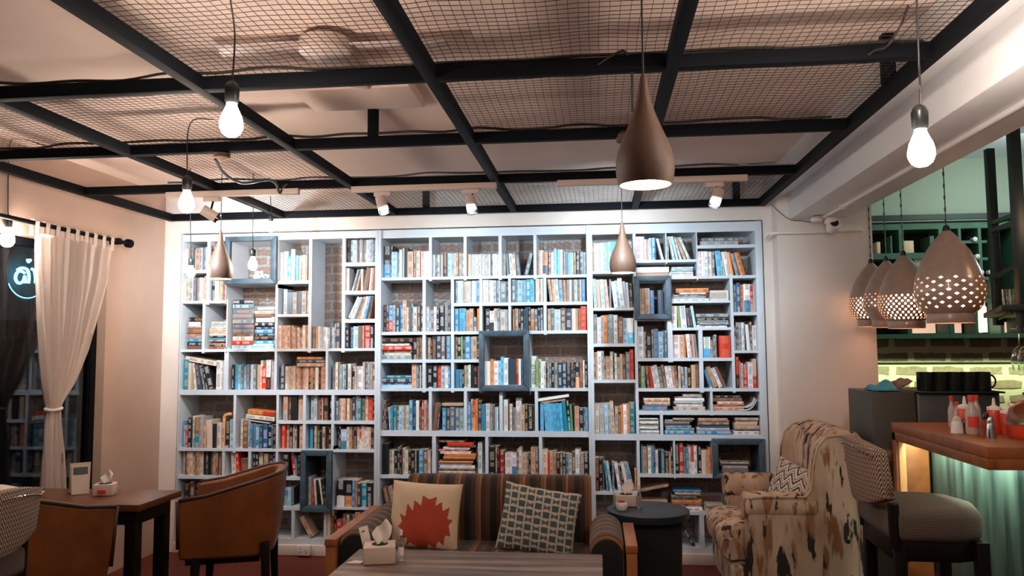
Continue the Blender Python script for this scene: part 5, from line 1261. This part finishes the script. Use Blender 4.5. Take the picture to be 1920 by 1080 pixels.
def bottle(loc, r, h, label, cap='white_plastic', body='clear_glass', fillm=None, name='bottle', lab=None, neck=.36, group=None, fr=.6):
    g = empty(name, loc, label, 'bottle', group)
    MB().lathe([(.0,0),(r*.9,0),(r,.04*h),(r,.52*h),(r*.85,.62*h),(r*neck*1.1,.74*h),(r*neck,.80*h),(r*neck,.86*h)],tuple(loc),24).build('glass',body,g,smooth=40)
    MB().lathe([(r*neck*1.2,.84*h),(r*neck*1.25,.86*h),(r*neck*1.2,h),(0,h+.001)],tuple(loc),18).build('cap',cap,g,smooth=40)
    if fillm: MB().lathe([(.0,.012*h),(r*.88,.015*h),(r*.93,.06*h),(r*.93,fr*h),(0,fr*h)],tuple(loc),20).build('contents',fillm,g,smooth=40)
    if lab:
        b = MB()
        for k in range(13):
            a = R_(-150+k*10); 
            b.v += [(loc[0]+(r+.0006)*cos(a),loc[1]+(r+.0006)*sin(a),loc[2]+.18*h),(loc[0]+(r+.0006)*cos(a),loc[1]+(r+.0006)*sin(a),loc[2]+.46*h)]
        for k in range(12): b.f.append((2*k,2*k+2,2*k+3,2*k+1)); b.m.append(0)
        b.build('label',lab,g)
    return g
p = atZ(752,1050,.58)
bottle((p.x,p.y,.581),.015,.125,'small clear sanitizer bottle with white cap right of the tissue box',lab='tissue',group=None)

# round dark table and the things on it and on the sofa's wooden side
rt = empty('round_table', (.26,4.38,0), 'round black drum table between the sofa and the patterned armchair', 'table')
MB().lathe([(0,.0),(.17,0),(.17,.02),(.185,.55),(.185,.56)],(.26,4.38,0),48).build('drum_base','black_inside',rt,smooth=40)
MB().lathe([(0,.56),(.222,.56),(.225,.565),(.225,.598),(.222,.60),(0,.60)],(.26,4.38,0),64).build('round_top','table_black',rt,smooth=40)
tissue_box((.145,4.47,.601),R_(2),(.125,.10,.062),'cream tissue box at the back of the round black table')
bottle((.215,4.40,.601),.013,.12,'slim clear sanitizer bottle with white cap on the round black table')
p = atZ(1172,950,.58); g = empty('sauce_bowl', (.115,4.34,.6005), 'small white bowl of red sachets on the round black table', 'bowl')
MB().lathe([(.0,0),(.025,0),(.032,.012),(.034,.03),(.031,.042),(.028,.044),(.029,.03),(.024,.01),(0,.008)],(.115,4.34,.6005),28).build('bowl','white_plastic',g,smooth=50)
b = MB()
rr = random.Random(5)
for k in range(9):
    a = rr.uniform(0,6.28); q = rr.uniform(0,.014)
    b.obox(Matrix.Translation((.115+q*cos(a),4.34+q*sin(a),.6005+.042+rr.uniform(0,.008))) @ Matrix.Rotation(a,4,'Z') @ Matrix.Rotation(rr.uniform(-.4,.4),4,'X'),.024,.014,.004)
b.build('sachets','red_cap',g)
p = atZ(1158,945,.58)
tag(MB().box(.072,.076,4.40,4.46,.6005,.71).build('clear_card_stand','clear_plastic'),'thin clear stand at the left edge of the round black table','stand')

# wing armchair, faces -X
wc = empty('wing_armchair', (1.05,4.75,0), 'wing armchair in cream fabric with black and brown brushstrokes', 'armchair')
yn, yf = 4.36, 5.14
def side_profile(): return [(.79,.0+.09),(.79,.60),(.80,.655),(.83,.675),(1.10,.68),(1.13,.72),(1.145,.86),(1.17,.95),(1.215,1.0),(1.27,1.01),(1.33,1.005),(1.365,.97),(1.375,.60),(1.37,.09)]
sp = side_profile()
for (ya, yb) in ((yn,yn+.115),(yf-.115,yf)):
    MB().prism(sp,'y',ya,yb).build('winged_side','brush_fabric',wc,bevel=.022,seg=3)
# back with rolled top
bp_ = [(1.20,.40),(1.20,.90),(1.22,.97),(1.27,1.02),(1.33,1.035),(1.39,1.02),(1.43,.97),(1.435,.90),(1.42,.10),(1.30,.10)]
MB().prism(bp_,'y',yn+.03,yf-.03).build('backrest','brush_fabric',wc,smooth=50,bevel=.02,seg=3)
# arm rolls
for ya, yb in ((yn-.012,yn+.15),(yf-.15,yf+.012)):
    y_ = (ya+yb)/2; w2 = (yb-ya)/2
    pf = [(y_+w2*cos(a), .62+.075*sin(a)) for a in [R_(t) for t in range(0,360,20)]]
    MB().prism(pf,'x',.775,1.16).build('arm_roll','brush_fabric',wc,smooth=50,bevel=.015,seg=3)
b = MB(); b.prism([(.70,.30),(.655,.36),(.645,.43),(.68,.485),(.76,.505),(1.22,.49),(1.22,.30)],'y',yn+.12,yf-.12); b.build('seat_cushion','brush_fabric',wc,smooth=50,bevel=.03,seg=4)
b = MB(); b.prism([(.72,.10),(.70,.20),(.70,.295),(1.25,.295),(1.25,.10)],'y',yn+.05,yf-.05); b.build('front_rail','brush_fabric',wc,bevel=.02,seg=3)
# bolster stub of the seat seen in front of the near side
MB().lathe([(0,0),(.05,.005),(.062,.03),(.062,.09),(.055,.11)],(.72,yn+.20,.37),20,mtx=Matrix.Rotation(R_(90),4,'X')).build('seat_bolster','brush_fabric',wc,smooth=60)
b = MB(); 
for ya in (yn-.002,):
    b.tube([(x,ya,z) for x,z in sp[1:13]],.006,8)
b.build('piping','brush_fabric',wc,smooth=0)
b = MB()
for x in (.83,.95,1.10,1.31):
    b.lathe([(.012,0),(.010,.004),(0,.006)],(x,yn-.001,.60 if x < 1.2 else .45),12,mtx=Matrix.Rotation(R_(90),4,'X'))
b.build('buttons','black_inside',wc)
for x in (.77,1.38):
    for y in (yn+.06,yf-.06): MB().lathe([(.022,0),(.028,.11)],(x,y,0),14).build('leg','dark_wood',wc)
def col_tribal(u, v):
    x = abs((u*2.2)%1-.5)*2; y = v*3.2
    k = (y+x*.9)%1
    if k < .28: return (.03,.028,.03)
    if .5 < k < .62: return (.03,.028,.03)
    return (.72,.66,.58)
o = cushion_part('armchair_cushion', None, .40,.36,.13, col_tribal, 'printed_fabric', Matrix.Translation((1.10,4.70,.635)) @ Matrix.Rotation(R_(-72),4,'Z') @ Matrix.Rotation(R_(-16),4,'X') @ Matrix.Rotation(R_(6),4,'Y'), 120, (.7,.6,.5), .06)
tag(o,'black and white patterned cushion tucked into the brushstroke armchair','cushion')

# wall sockets in the skirting
for x, y in ((369,1024),(571,1028)):
    p = atY(x, y, CASE_Y-.03); g = empty('wall_socket', (p.x,CASE_Y-.03,max(.085,p.z)), ['white power socket low behind the leather armchair','white power socket low between the leather armchair and the sofa'][x > 400], 'socket', 'white sockets at the skirting')
    z = .045; MB().box(p.x-.05,p.x+.05,CASE_Y-.062,CASE_Y-.02,.012,.085).build('plate','white_plastic',g,bevel=.004)
    b = MB(); b.box(p.x-.022,p.x-.018,CASE_Y-.0635,CASE_Y-.06,.055,.067)
    for dx in (-.031,-.013): b.box(p.x+dx,p.x+dx+.005,CASE_Y-.0635,CASE_Y-.06,.034,.042)
    b.build('pin_holes','black_inside',g); MB().box(p.x+.014,p.x+.034,CASE_Y-.065,CASE_Y-.06,.03,.06).build('switch','box_cream',g,bevel=.002)

# ------------------------------------------------------------------ the bar
bar = empty('bar_counter', (2.3,3.6,0), 'wooden bar counter with light glowing under its edge', 'bar counter')
BX, BY0, BY1 = 1.487, 3.19, 4.17
MB().box(BX,4.2,BY0,BY1,1.02,1.10).build('worktop','bar_wood',bar,bevel=.004) if False else None
b = MB(); b.box(BX,4.2,BY0,BY1,1.055,1.10); b.build('worktop','bar_wood',bar,bevel=.003)
b = MB(); b.box(BX,BX+.03,BY0,BY1-.001,1.012,1.0545); b.box(BX+.031,4.2,BY0,BY0+.03,1.012,1.0545); b.build('edge_board','bar_wood',bar,bevel=.002)
b = MB(); b.box(BX,BX+.16,BY1-.045,BY1-.0015,0,1.0545); b.build('end_panel','bar_wood',bar,bevel=.003)
MB().box(BX+.012,BX+.045,BY1-.058,BY1-.046,.42,1.01).build('lit_batten','pale_wood',bar,bevel=.003)  # LED light on the inner face, put into a paler wood colour
MB().box(BX+.17,4.2,BY0+.13,BY1-.05,0,1.054).build('front_panel','bar_panel',bar)
MB().box(BX+.031,BX+.04,BY0+.10,BY1-.08,1.025,1.04).build('led_strip','green_light',bar)
MB().box(BX+.08,4.1,BY0+.031,BY0+.04,1.025,1.04).build('led_strip','green_light',bar)
lamp('led_glow_side','AREA',(BX+.05,(BY0+BY1)/2,1.03),7,(.78,1.0,.80),.9,rot=(0,R_(-58),0),shape='RECTANGLE',size_y=.02)
bpy.data.lights['led_glow_side'].size = .02; bpy.data.lights['led_glow_side'].size_y = .85
lamp('led_glow_front','AREA',(2.8,BY0+.05,1.03),9,(.78,1.0,.80),2.4,rot=(R_(58),0,0),shape='RECTANGLE',size_y=.02)
# back of the bar
struct(MB().box(1.84,6.2,6.2,6.3,0,1.58).build('wall_bar', 'brick_bar'))
struct(MB().box(1.84,6.2,6.22,6.3,1.58,2.93).build('wall_bar_upper', 'green_wall'))
GZ0, GZ1, GY_ = 1.545, 2.44, 6.0
cab = empty('bar_cabinet', (2.8,6.1,GZ0), 'green open cabinet of small boxes on the brick wall behind the bar', 'cabinet')
MB().box(1.85,3.9,6.185,6.2,GZ0,GZ1).build('back_panel','black_inside',cab)
def gx(px): return atY(px,500,GY_).x
def gz(py): return atY(1770,py,GY_).z
hl = [(1.85,3.9,gz(418),gz(429)),(1.85,gx(1770),gz(473),gz(484)),(1.85,3.9,gz(634),gz(626)),(gx(1805),gx(1853),gz(452),gz(457)),(gx(1805),gx(1853),gz(484),gz(489)),(gx(1770),gx(1853),gz(520),gz(526)),(1.85,3.9,gz(560),gz(566))]
for x0,x1,za,zb in hl: MB().box(x0,x1,GY_,6.184,za,zb).build('shelf','green_paint',cab)
for px,pw,ya,yb in ((1688,9,429,473),(1763,10,429,473),(1800,5,429,526),(1837,6,429,520),(1770,4,484,626),(1697,8,565,626),(1775,9,565,626),(1823,6,565,626),(1870,7,430,626),(1905,7,430,626),(1672,3,440,473),(1746,8,442,468)):
    MB().box(gx(px),gx(px+pw),GY_+.001,6.183,gz(yb),gz(ya)).build('divider','green_paint',cab)
MB().box(1.85,3.9,GY_-.03,GY_+.0,GZ1-.02,GZ1+.02).build('cornice','rack_metal',cab)
# lit niches with things in them
for x0,x1,ya,yb in ((1705,1768,570,624),(1780,1818,606,624),(1830,1866,522,624),(1876,1914,604,624)):
    MB().box(gx(x0),gx(x1),6.178,6.184,gz(yb),gz(ya)).build('lit_back','warm_glow',cab)
k = 0
for px,py,w_,h_,mt,lb in ((1607,473,0,0,None,''),(1622,472,14,10,'sauce_label','small pale card on the left end of the green cabinet'),(1652,472,6,22,'sauce_label','narrow pale box in the top left cell of the green cabinet'),(1709,472,17,23,'sauce_label','pale green-lit carton in the second cell of the green cabinet'),
    (1757,470,4,14,'sauce_label','thin pale box in the second cell of the green cabinet'),(1730,512,22,30,'green_wall','pale green open carton below the second cell of the green cabinet')):
    if not mt: continue
    x = gx(px); s_ = 6.0/1440
    tag(MB().box(x-w_*s_/2,x+w_*s_/2,GY_+.03,GY_+.12,gz(py),gz(py-h_)).build('carton',mt,bevel=.002),lb,'carton','cartons in the green cabinet')
for px,py,lb in ((1829,450,'bottle neck lying in the upper grid of the green cabinet'),(1832,482,'bottle in the middle grid of the green cabinet'),(1838,512,'bottle in the lower grid of the green cabinet'),(1855,512,'bottle at the right foot of the grid in the green cabinet')):
    x, z = gx(px), gz(py); g = empty('wine_bottle', (x,GY_+.05,z), lb, 'bottle', 'bottles lying in the green cabinet')
    q = Matrix.Rotation(R_(-90),4,'X')
    MB().lathe([(0,0),(.036,.01),(.036,.11),(.014,.14)],(x,GY_+.17,z+.0),16,mtx=Matrix.Rotation(R_(90),4,'X')).build('glass','mug',g,smooth=40)
    MB().lathe([(.0145,0),(.0165,.03),(.0165,.05),(0,.055)],(x,GY_+.03,z),14,mtx=Matrix.Rotation(R_(90),4,'X')).build('foil_cap','white_plastic',g,smooth=40)
for px,w_,h_,lb in ((1836,7,16,'small glowing candle glass in the lit niche, left one'),(1850,9,30,'tall glowing lantern glass in the lit niche, right one')):
    x = gx(px); z = gz(624); g = empty('lantern', (x,6.08,z), lb, 'lantern', 'lit glasses in the green cabinet')
    r = w_*6/1440/2; h = h_*6/1440*1.5
    MB().lathe([(0,.002),(r,.003),(r,h),(r*.7,h*1.05)],(x,6.08,z),18).build('glow','candle_glow',g,smooth=40)
    MB().lathe([(r*1.1,0),(r*1.1,.004)],(x,6.08,z-.001),18).build('foot','chrome',g)
# light that falls on the bricks from under the cabinet
lamp('under_cabinet_light','AREA',(2.9,6.05,1.335),11,(.78,1.0,.50),.04,rot=(R_(48),0,0),shape='RECTANGLE',size_y=.03)
bpy.data.lights['under_cabinet_light'].size = 2.4; bpy.data.lights['under_cabinet_light'].spread = R_(150)
MB().box(1.9,4.0,6.04,6.075,1.345,1.365).build('x','rack_metal') if False else None
tag(MB().box(1.86,4.1,6.03,6.09,1.345,1.36).build('light_channel','green_paint'),'thin green light channel along the brick wall behind the bar','light fitting')
lamp('bar_green_light','AREA',(2.9,5.3,2.75),7,(.80,1.0,.84),.6,rot=(R_(40),0,0))
lamp('bar_ceiling_light','POINT',(3.3,5.2,2.3),9,(.75,.9,1.0),.1)
# steel rack hanging over the bar at right
rk = empty('glass_rack', (2.6,4.2,1.6), 'dark metal glass rack hanging over the right end of the bar', 'rack')
def post(px, Y, ya, yb, w_=.03): 
    c = atY(px,400,Y); MB().box(c.x-w_/2,c.x+w_/2,Y-w_/2,Y+w_/2,atY(px,yb,Y).z,min(CEIL,atY(px,ya,Y).z)).build('post','rack_metal',rk,bevel=.002); return c.x
xa = post(1861,4.9,230,610,.045); xb = post(1908,3.9,200,625,.045); 
def rbar(p, q, r=.018): MB().tube([p,q],r,4).build('rail','rack_metal',rk)
for ya, yb in ((418,402),(432,416),(520,500)): rbar(tuple(atY(1861,ya,4.9)),tuple(atY(1908,yb,3.9)),.016)
z1 = atY(1870,596,4.9).z
b = MB(); b.add([(xa-.06,4.95,z1),(xb-.12,3.85,z1),(xb+.6,3.85,z1),(xa+.9,4.95,z1),(xa-.06,4.95,z1+.03),(xb-.12,3.85,z1+.03),(xb+.6,3.85,z1+.03),(xa+.9,4.95,z1+.03)],[(0,3,2,1),(4,5,6,7),(0,1,5,4),(1,2,6,5),(2,3,7,6),(3,0,4,7)])
b.build('rack_shelf','rack_metal',rk,bevel=.002)
for px in (1888,1898):
    rbar((xb-.05+(px-1888)*.02,3.9,z1-.01),(xa+.0+(px-1888)*.02,4.9,z1-.01),.006)
def tumbler(x, y, z, lb):
    g = empty('tumbler', (x,y,z), lb, 'glass', 'tumblers on the hanging rack')
    MB().lathe([(0,0),(.028,0),(.034,.10),(.032,.10),(.026,.006),(0,.006)],(x,y,z),20).build('glass','clear_glass',g,smooth=40)
for k,(px,lb) in enumerate(((1893,'left tumbler on the hanging rack shelf at far right'),(1906,'right tumbler on the hanging rack shelf at far right'))):
    q = atY(px,580,4.3); tumbler(q.x,4.3,z1+.031,lb)
def wineglass(px, pyt, Y, lb):
    q = atY(px,pyt,Y); g = empty('wine_glass', (q.x,Y,q.z), lb, 'wine glass', 'wine glasses hanging upside down')
    b = MB(); b.lathe([(.034,0),(.034,-.003),(.004,-.006),(.0035,-.085),(.012,-.095),(.030,-.115),(.038,-.145),(.036,-.175),(.030,-.205),(.0285,-.205),(.0345,-.175),(.0365,-.145),(.0285,-.117),(0,-.098)],tuple(q),28,cap=False)
    b.build('glass','clear_glass',g,smooth=50)
wineglass(1909,615,4.0,'wine glass hanging upside down from the rack at far right')
wineglass(1921,612,3.8,'wine glass hanging upside down, cut off by the right edge')

# machine and stacked cups
mc_ = empty('coffee_machine', (1.75,4.5,0), 'dark boxy machine behind the bar carrying the row of mugs', 'machine')
MB().box(1.475,1.70,4.40,4.80,0,1.24).build('side_cabinet','machine',mc_,bevel=.004)
MB().box(1.703,2.12,4.38,4.78,.3,1.235).build('body','steel_dark',mc_,bevel=.006)
MB().box(1.70,2.13,4.34,4.80,1.236,1.245).build('top_tray','rack_metal',mc_,bevel=.002)
for k in range(5):
    c = atY(1735+27*k,737,4.42); x = c.x; z = 1.246
    g = empty('mug', (x,4.42,z), ['first black mug from left on the machine, half under the cloth','second black mug from left on the machine','third black mug from left on the machine','fourth black mug from left on the machine','rightmost black mug on the machine, handle showing'][k], 'mug', 'black mugs on the machine')
    r = .041; MB().lathe([(0,0),(r*.95,0),(r,.006),(r,.10),(r*.92,.10),(r*.9,.01),(0,.008)],(x,4.42,z),28).build('body','mug',g,smooth=40)
    MB().tube([(x+r+.026*sin(t),4.42-.0,z+.05+.033*cos(t)) for t in [R_(a) for a in range(0,181,15)]],.005,8).build('handle','mug',g,smooth=0)
def cloth(p, q, w_, hgt, mt, name, lb, seed):
    r_ = random.Random(seed); b = MB(); n = 16
    for j in range(n+1):
        for i in range(n+1):
            u_, v_ = i/n, j/n; x = p[0]+(q[0]-p[0])*u_; y = 4.40+w_*v_; e = sin(pi*v_)**.5
            b.v.append((x,y,p[2]+(q[2]-p[2])*u_+.002+e*hgt*(.55+.35*sin(u_*9+seed)+.2*sin(v_*11+u_*6))*(sin(pi*u_)**.4)))
    for j in range(n):
        for i in range(n): b.f.append((j*(n+1)+i,j*(n+1)+i+1,(j+1)*(n+1)+i+1,(j+1)*(n+1)+i)); b.m.append(0)
    o = b.build(name, mt, smooth=0); s_ = o.modifiers.new('s','SOLIDIFY'); s_.thickness = .006; tag(o, lb, 'cloth'); return o
cloth((1.50,0,1.242),(1.63,0,1.242),.2,.055,'blue_cloth','cloth','crumpled blue cloth on the dark cabinet beside the column',2)
cloth((1.60,0,1.245),(1.69,0,1.30),.2,.03,'brown_cloth','towel','brown towel draped from the mugs down to the dark cabinet',5)
# things on the bar top
TZ = 1.1005
def on_bar(px, py): p = atZ(px, py, 1.10); return (p.x, p.y, TZ)
def squeeze(px, py, r, h, lb, body='red_sauce'):
    loc = on_bar(px, py); g = empty('squeeze_bottle', loc, lb, 'bottle', 'red squeeze bottles on the bar')
    MB().lathe([(0,0),(r*.95,0),(r,.01),(r,.62*h),(r*.9,.66*h)],loc,24).build('body',body,g,smooth=40)
    MB().lathe([(r*.95,.66*h),(r*.95,.74*h),(r*.3,.78*h),(r*.14,h),(0,h)],loc,20).build('nozzle_cap','tissue',g,smooth=40)
squeeze(1811,810,.030,.16,'red squeeze bottle with pointed white nozzle, leftmost on the bar')
squeeze(1866,812,.030,.155,'red squeeze bottle with white nozzle behind the shaker')
squeeze(1893,815,.034,.14,'red squeeze bottle beside the clear dome at the right edge')
def sauce(px, py, r, h, lb, fill_='red_sauce', cap='red_cap', lab=None, fr=.3):
    bottle(on_bar(px,py), r, h, lb, cap, 'clear_plastic', fill_, 'sauce_bottle', lab, .42, 'glass sauce bottles on the bar', fr)
sauce(1786,802,.017,.15,'slim sauce bottle with red cap at the left of the bar bottles',fr=.35)
sauce(1796,804,.017,.125,'short sauce bottle with red cap second from left on the bar')
sauce(1824,814,.027,.17,'clear sauce bottle with red neck and label in front of the bar bottles',lab='red_cap')
sauce(1833,800,.018,.15,'slim red-capped bottle behind the front sauce bottle')
def shaker(px, py, r, h, lb, mt, capm):
    loc = on_bar(px,py); g = empty('shaker', loc, lb, 'shaker', 'shakers on the bar')
    MB().lathe([(0,0),(r*1.05,0),(r,.01),(r*.9,.6*h),(r*.7,.72*h)],loc,20).build('body',mt,g,smooth=40)
    MB().lathe([(r*.72,.72*h),(r*.75,.8*h),(r*.5,.97*h),(0,h)],loc,18).build('cap',capm,g,smooth=40)
shaker(1850,820,.020,.105,'glass shaker with black top in front of the bar bottles','clear_glass','black_lens')
shaker(1859,822,.018,.09,'chrome shaker at the front of the bar bottles','chrome','chrome')
shaker(1795,812,.026,.075,'squat white sugar pot at the left front of the bar bottles','white_plastic','paper')
shaker(1808,812,.020,.06,'small dark-lidded pot beside the white sugar pot','clear_glass','steel_dark')
c = on_bar(1916,822)
g = empty('glass_dome', (c[0]+.03,c[1],TZ), 'clear glass dome over red pieces at the right end of the bar', 'dome')
MB().lathe([(.08,.055),(.082,.08),(.07,.12),(.04,.15),(.012,.16),(.012,.175),(.018,.19),(0,.195)],(c[0]+.03,c[1],TZ),32,cap=False).build('dome','clear_glass',g,smooth=60)
MB().lathe([(0,0),(.07,0),(.08,.012),(.082,.055),(0,.055)],(c[0]+.03,c[1],TZ),32).build('dish','red_sauce',g,smooth=40)
# bottle and jars in the gap beside the column
p = atY(1633,800,5.0)
struct(MB().box(1.86,4.4,5.62,6.19,.80,.84).build('trim_2','table_wood'))
bottle((2.02,5.8,.841),.035,.26,'green glass bottle with red cap in the gap beside the column','red_cap','green_paint',name='gap_bottle')
tag(MB().lathe([(0,0),(.05,0),(.055,.06),(.04,.09),(0,.1)],(2.09,5.72,.841),20).build('jar','mug',smooth=40),'dark round jar in the gap between the column and the machine','jar')
tag(MB().box(1.46,1.50,4.17,4.40,.90,.955).build('ledge_board','table_wood',bevel=.002),'short wooden ledge behind the bar end','ledge')
lamp('bar_top_light','POINT',(2.2,3.6,2.1),3,(1.0,.62,.42),.08)
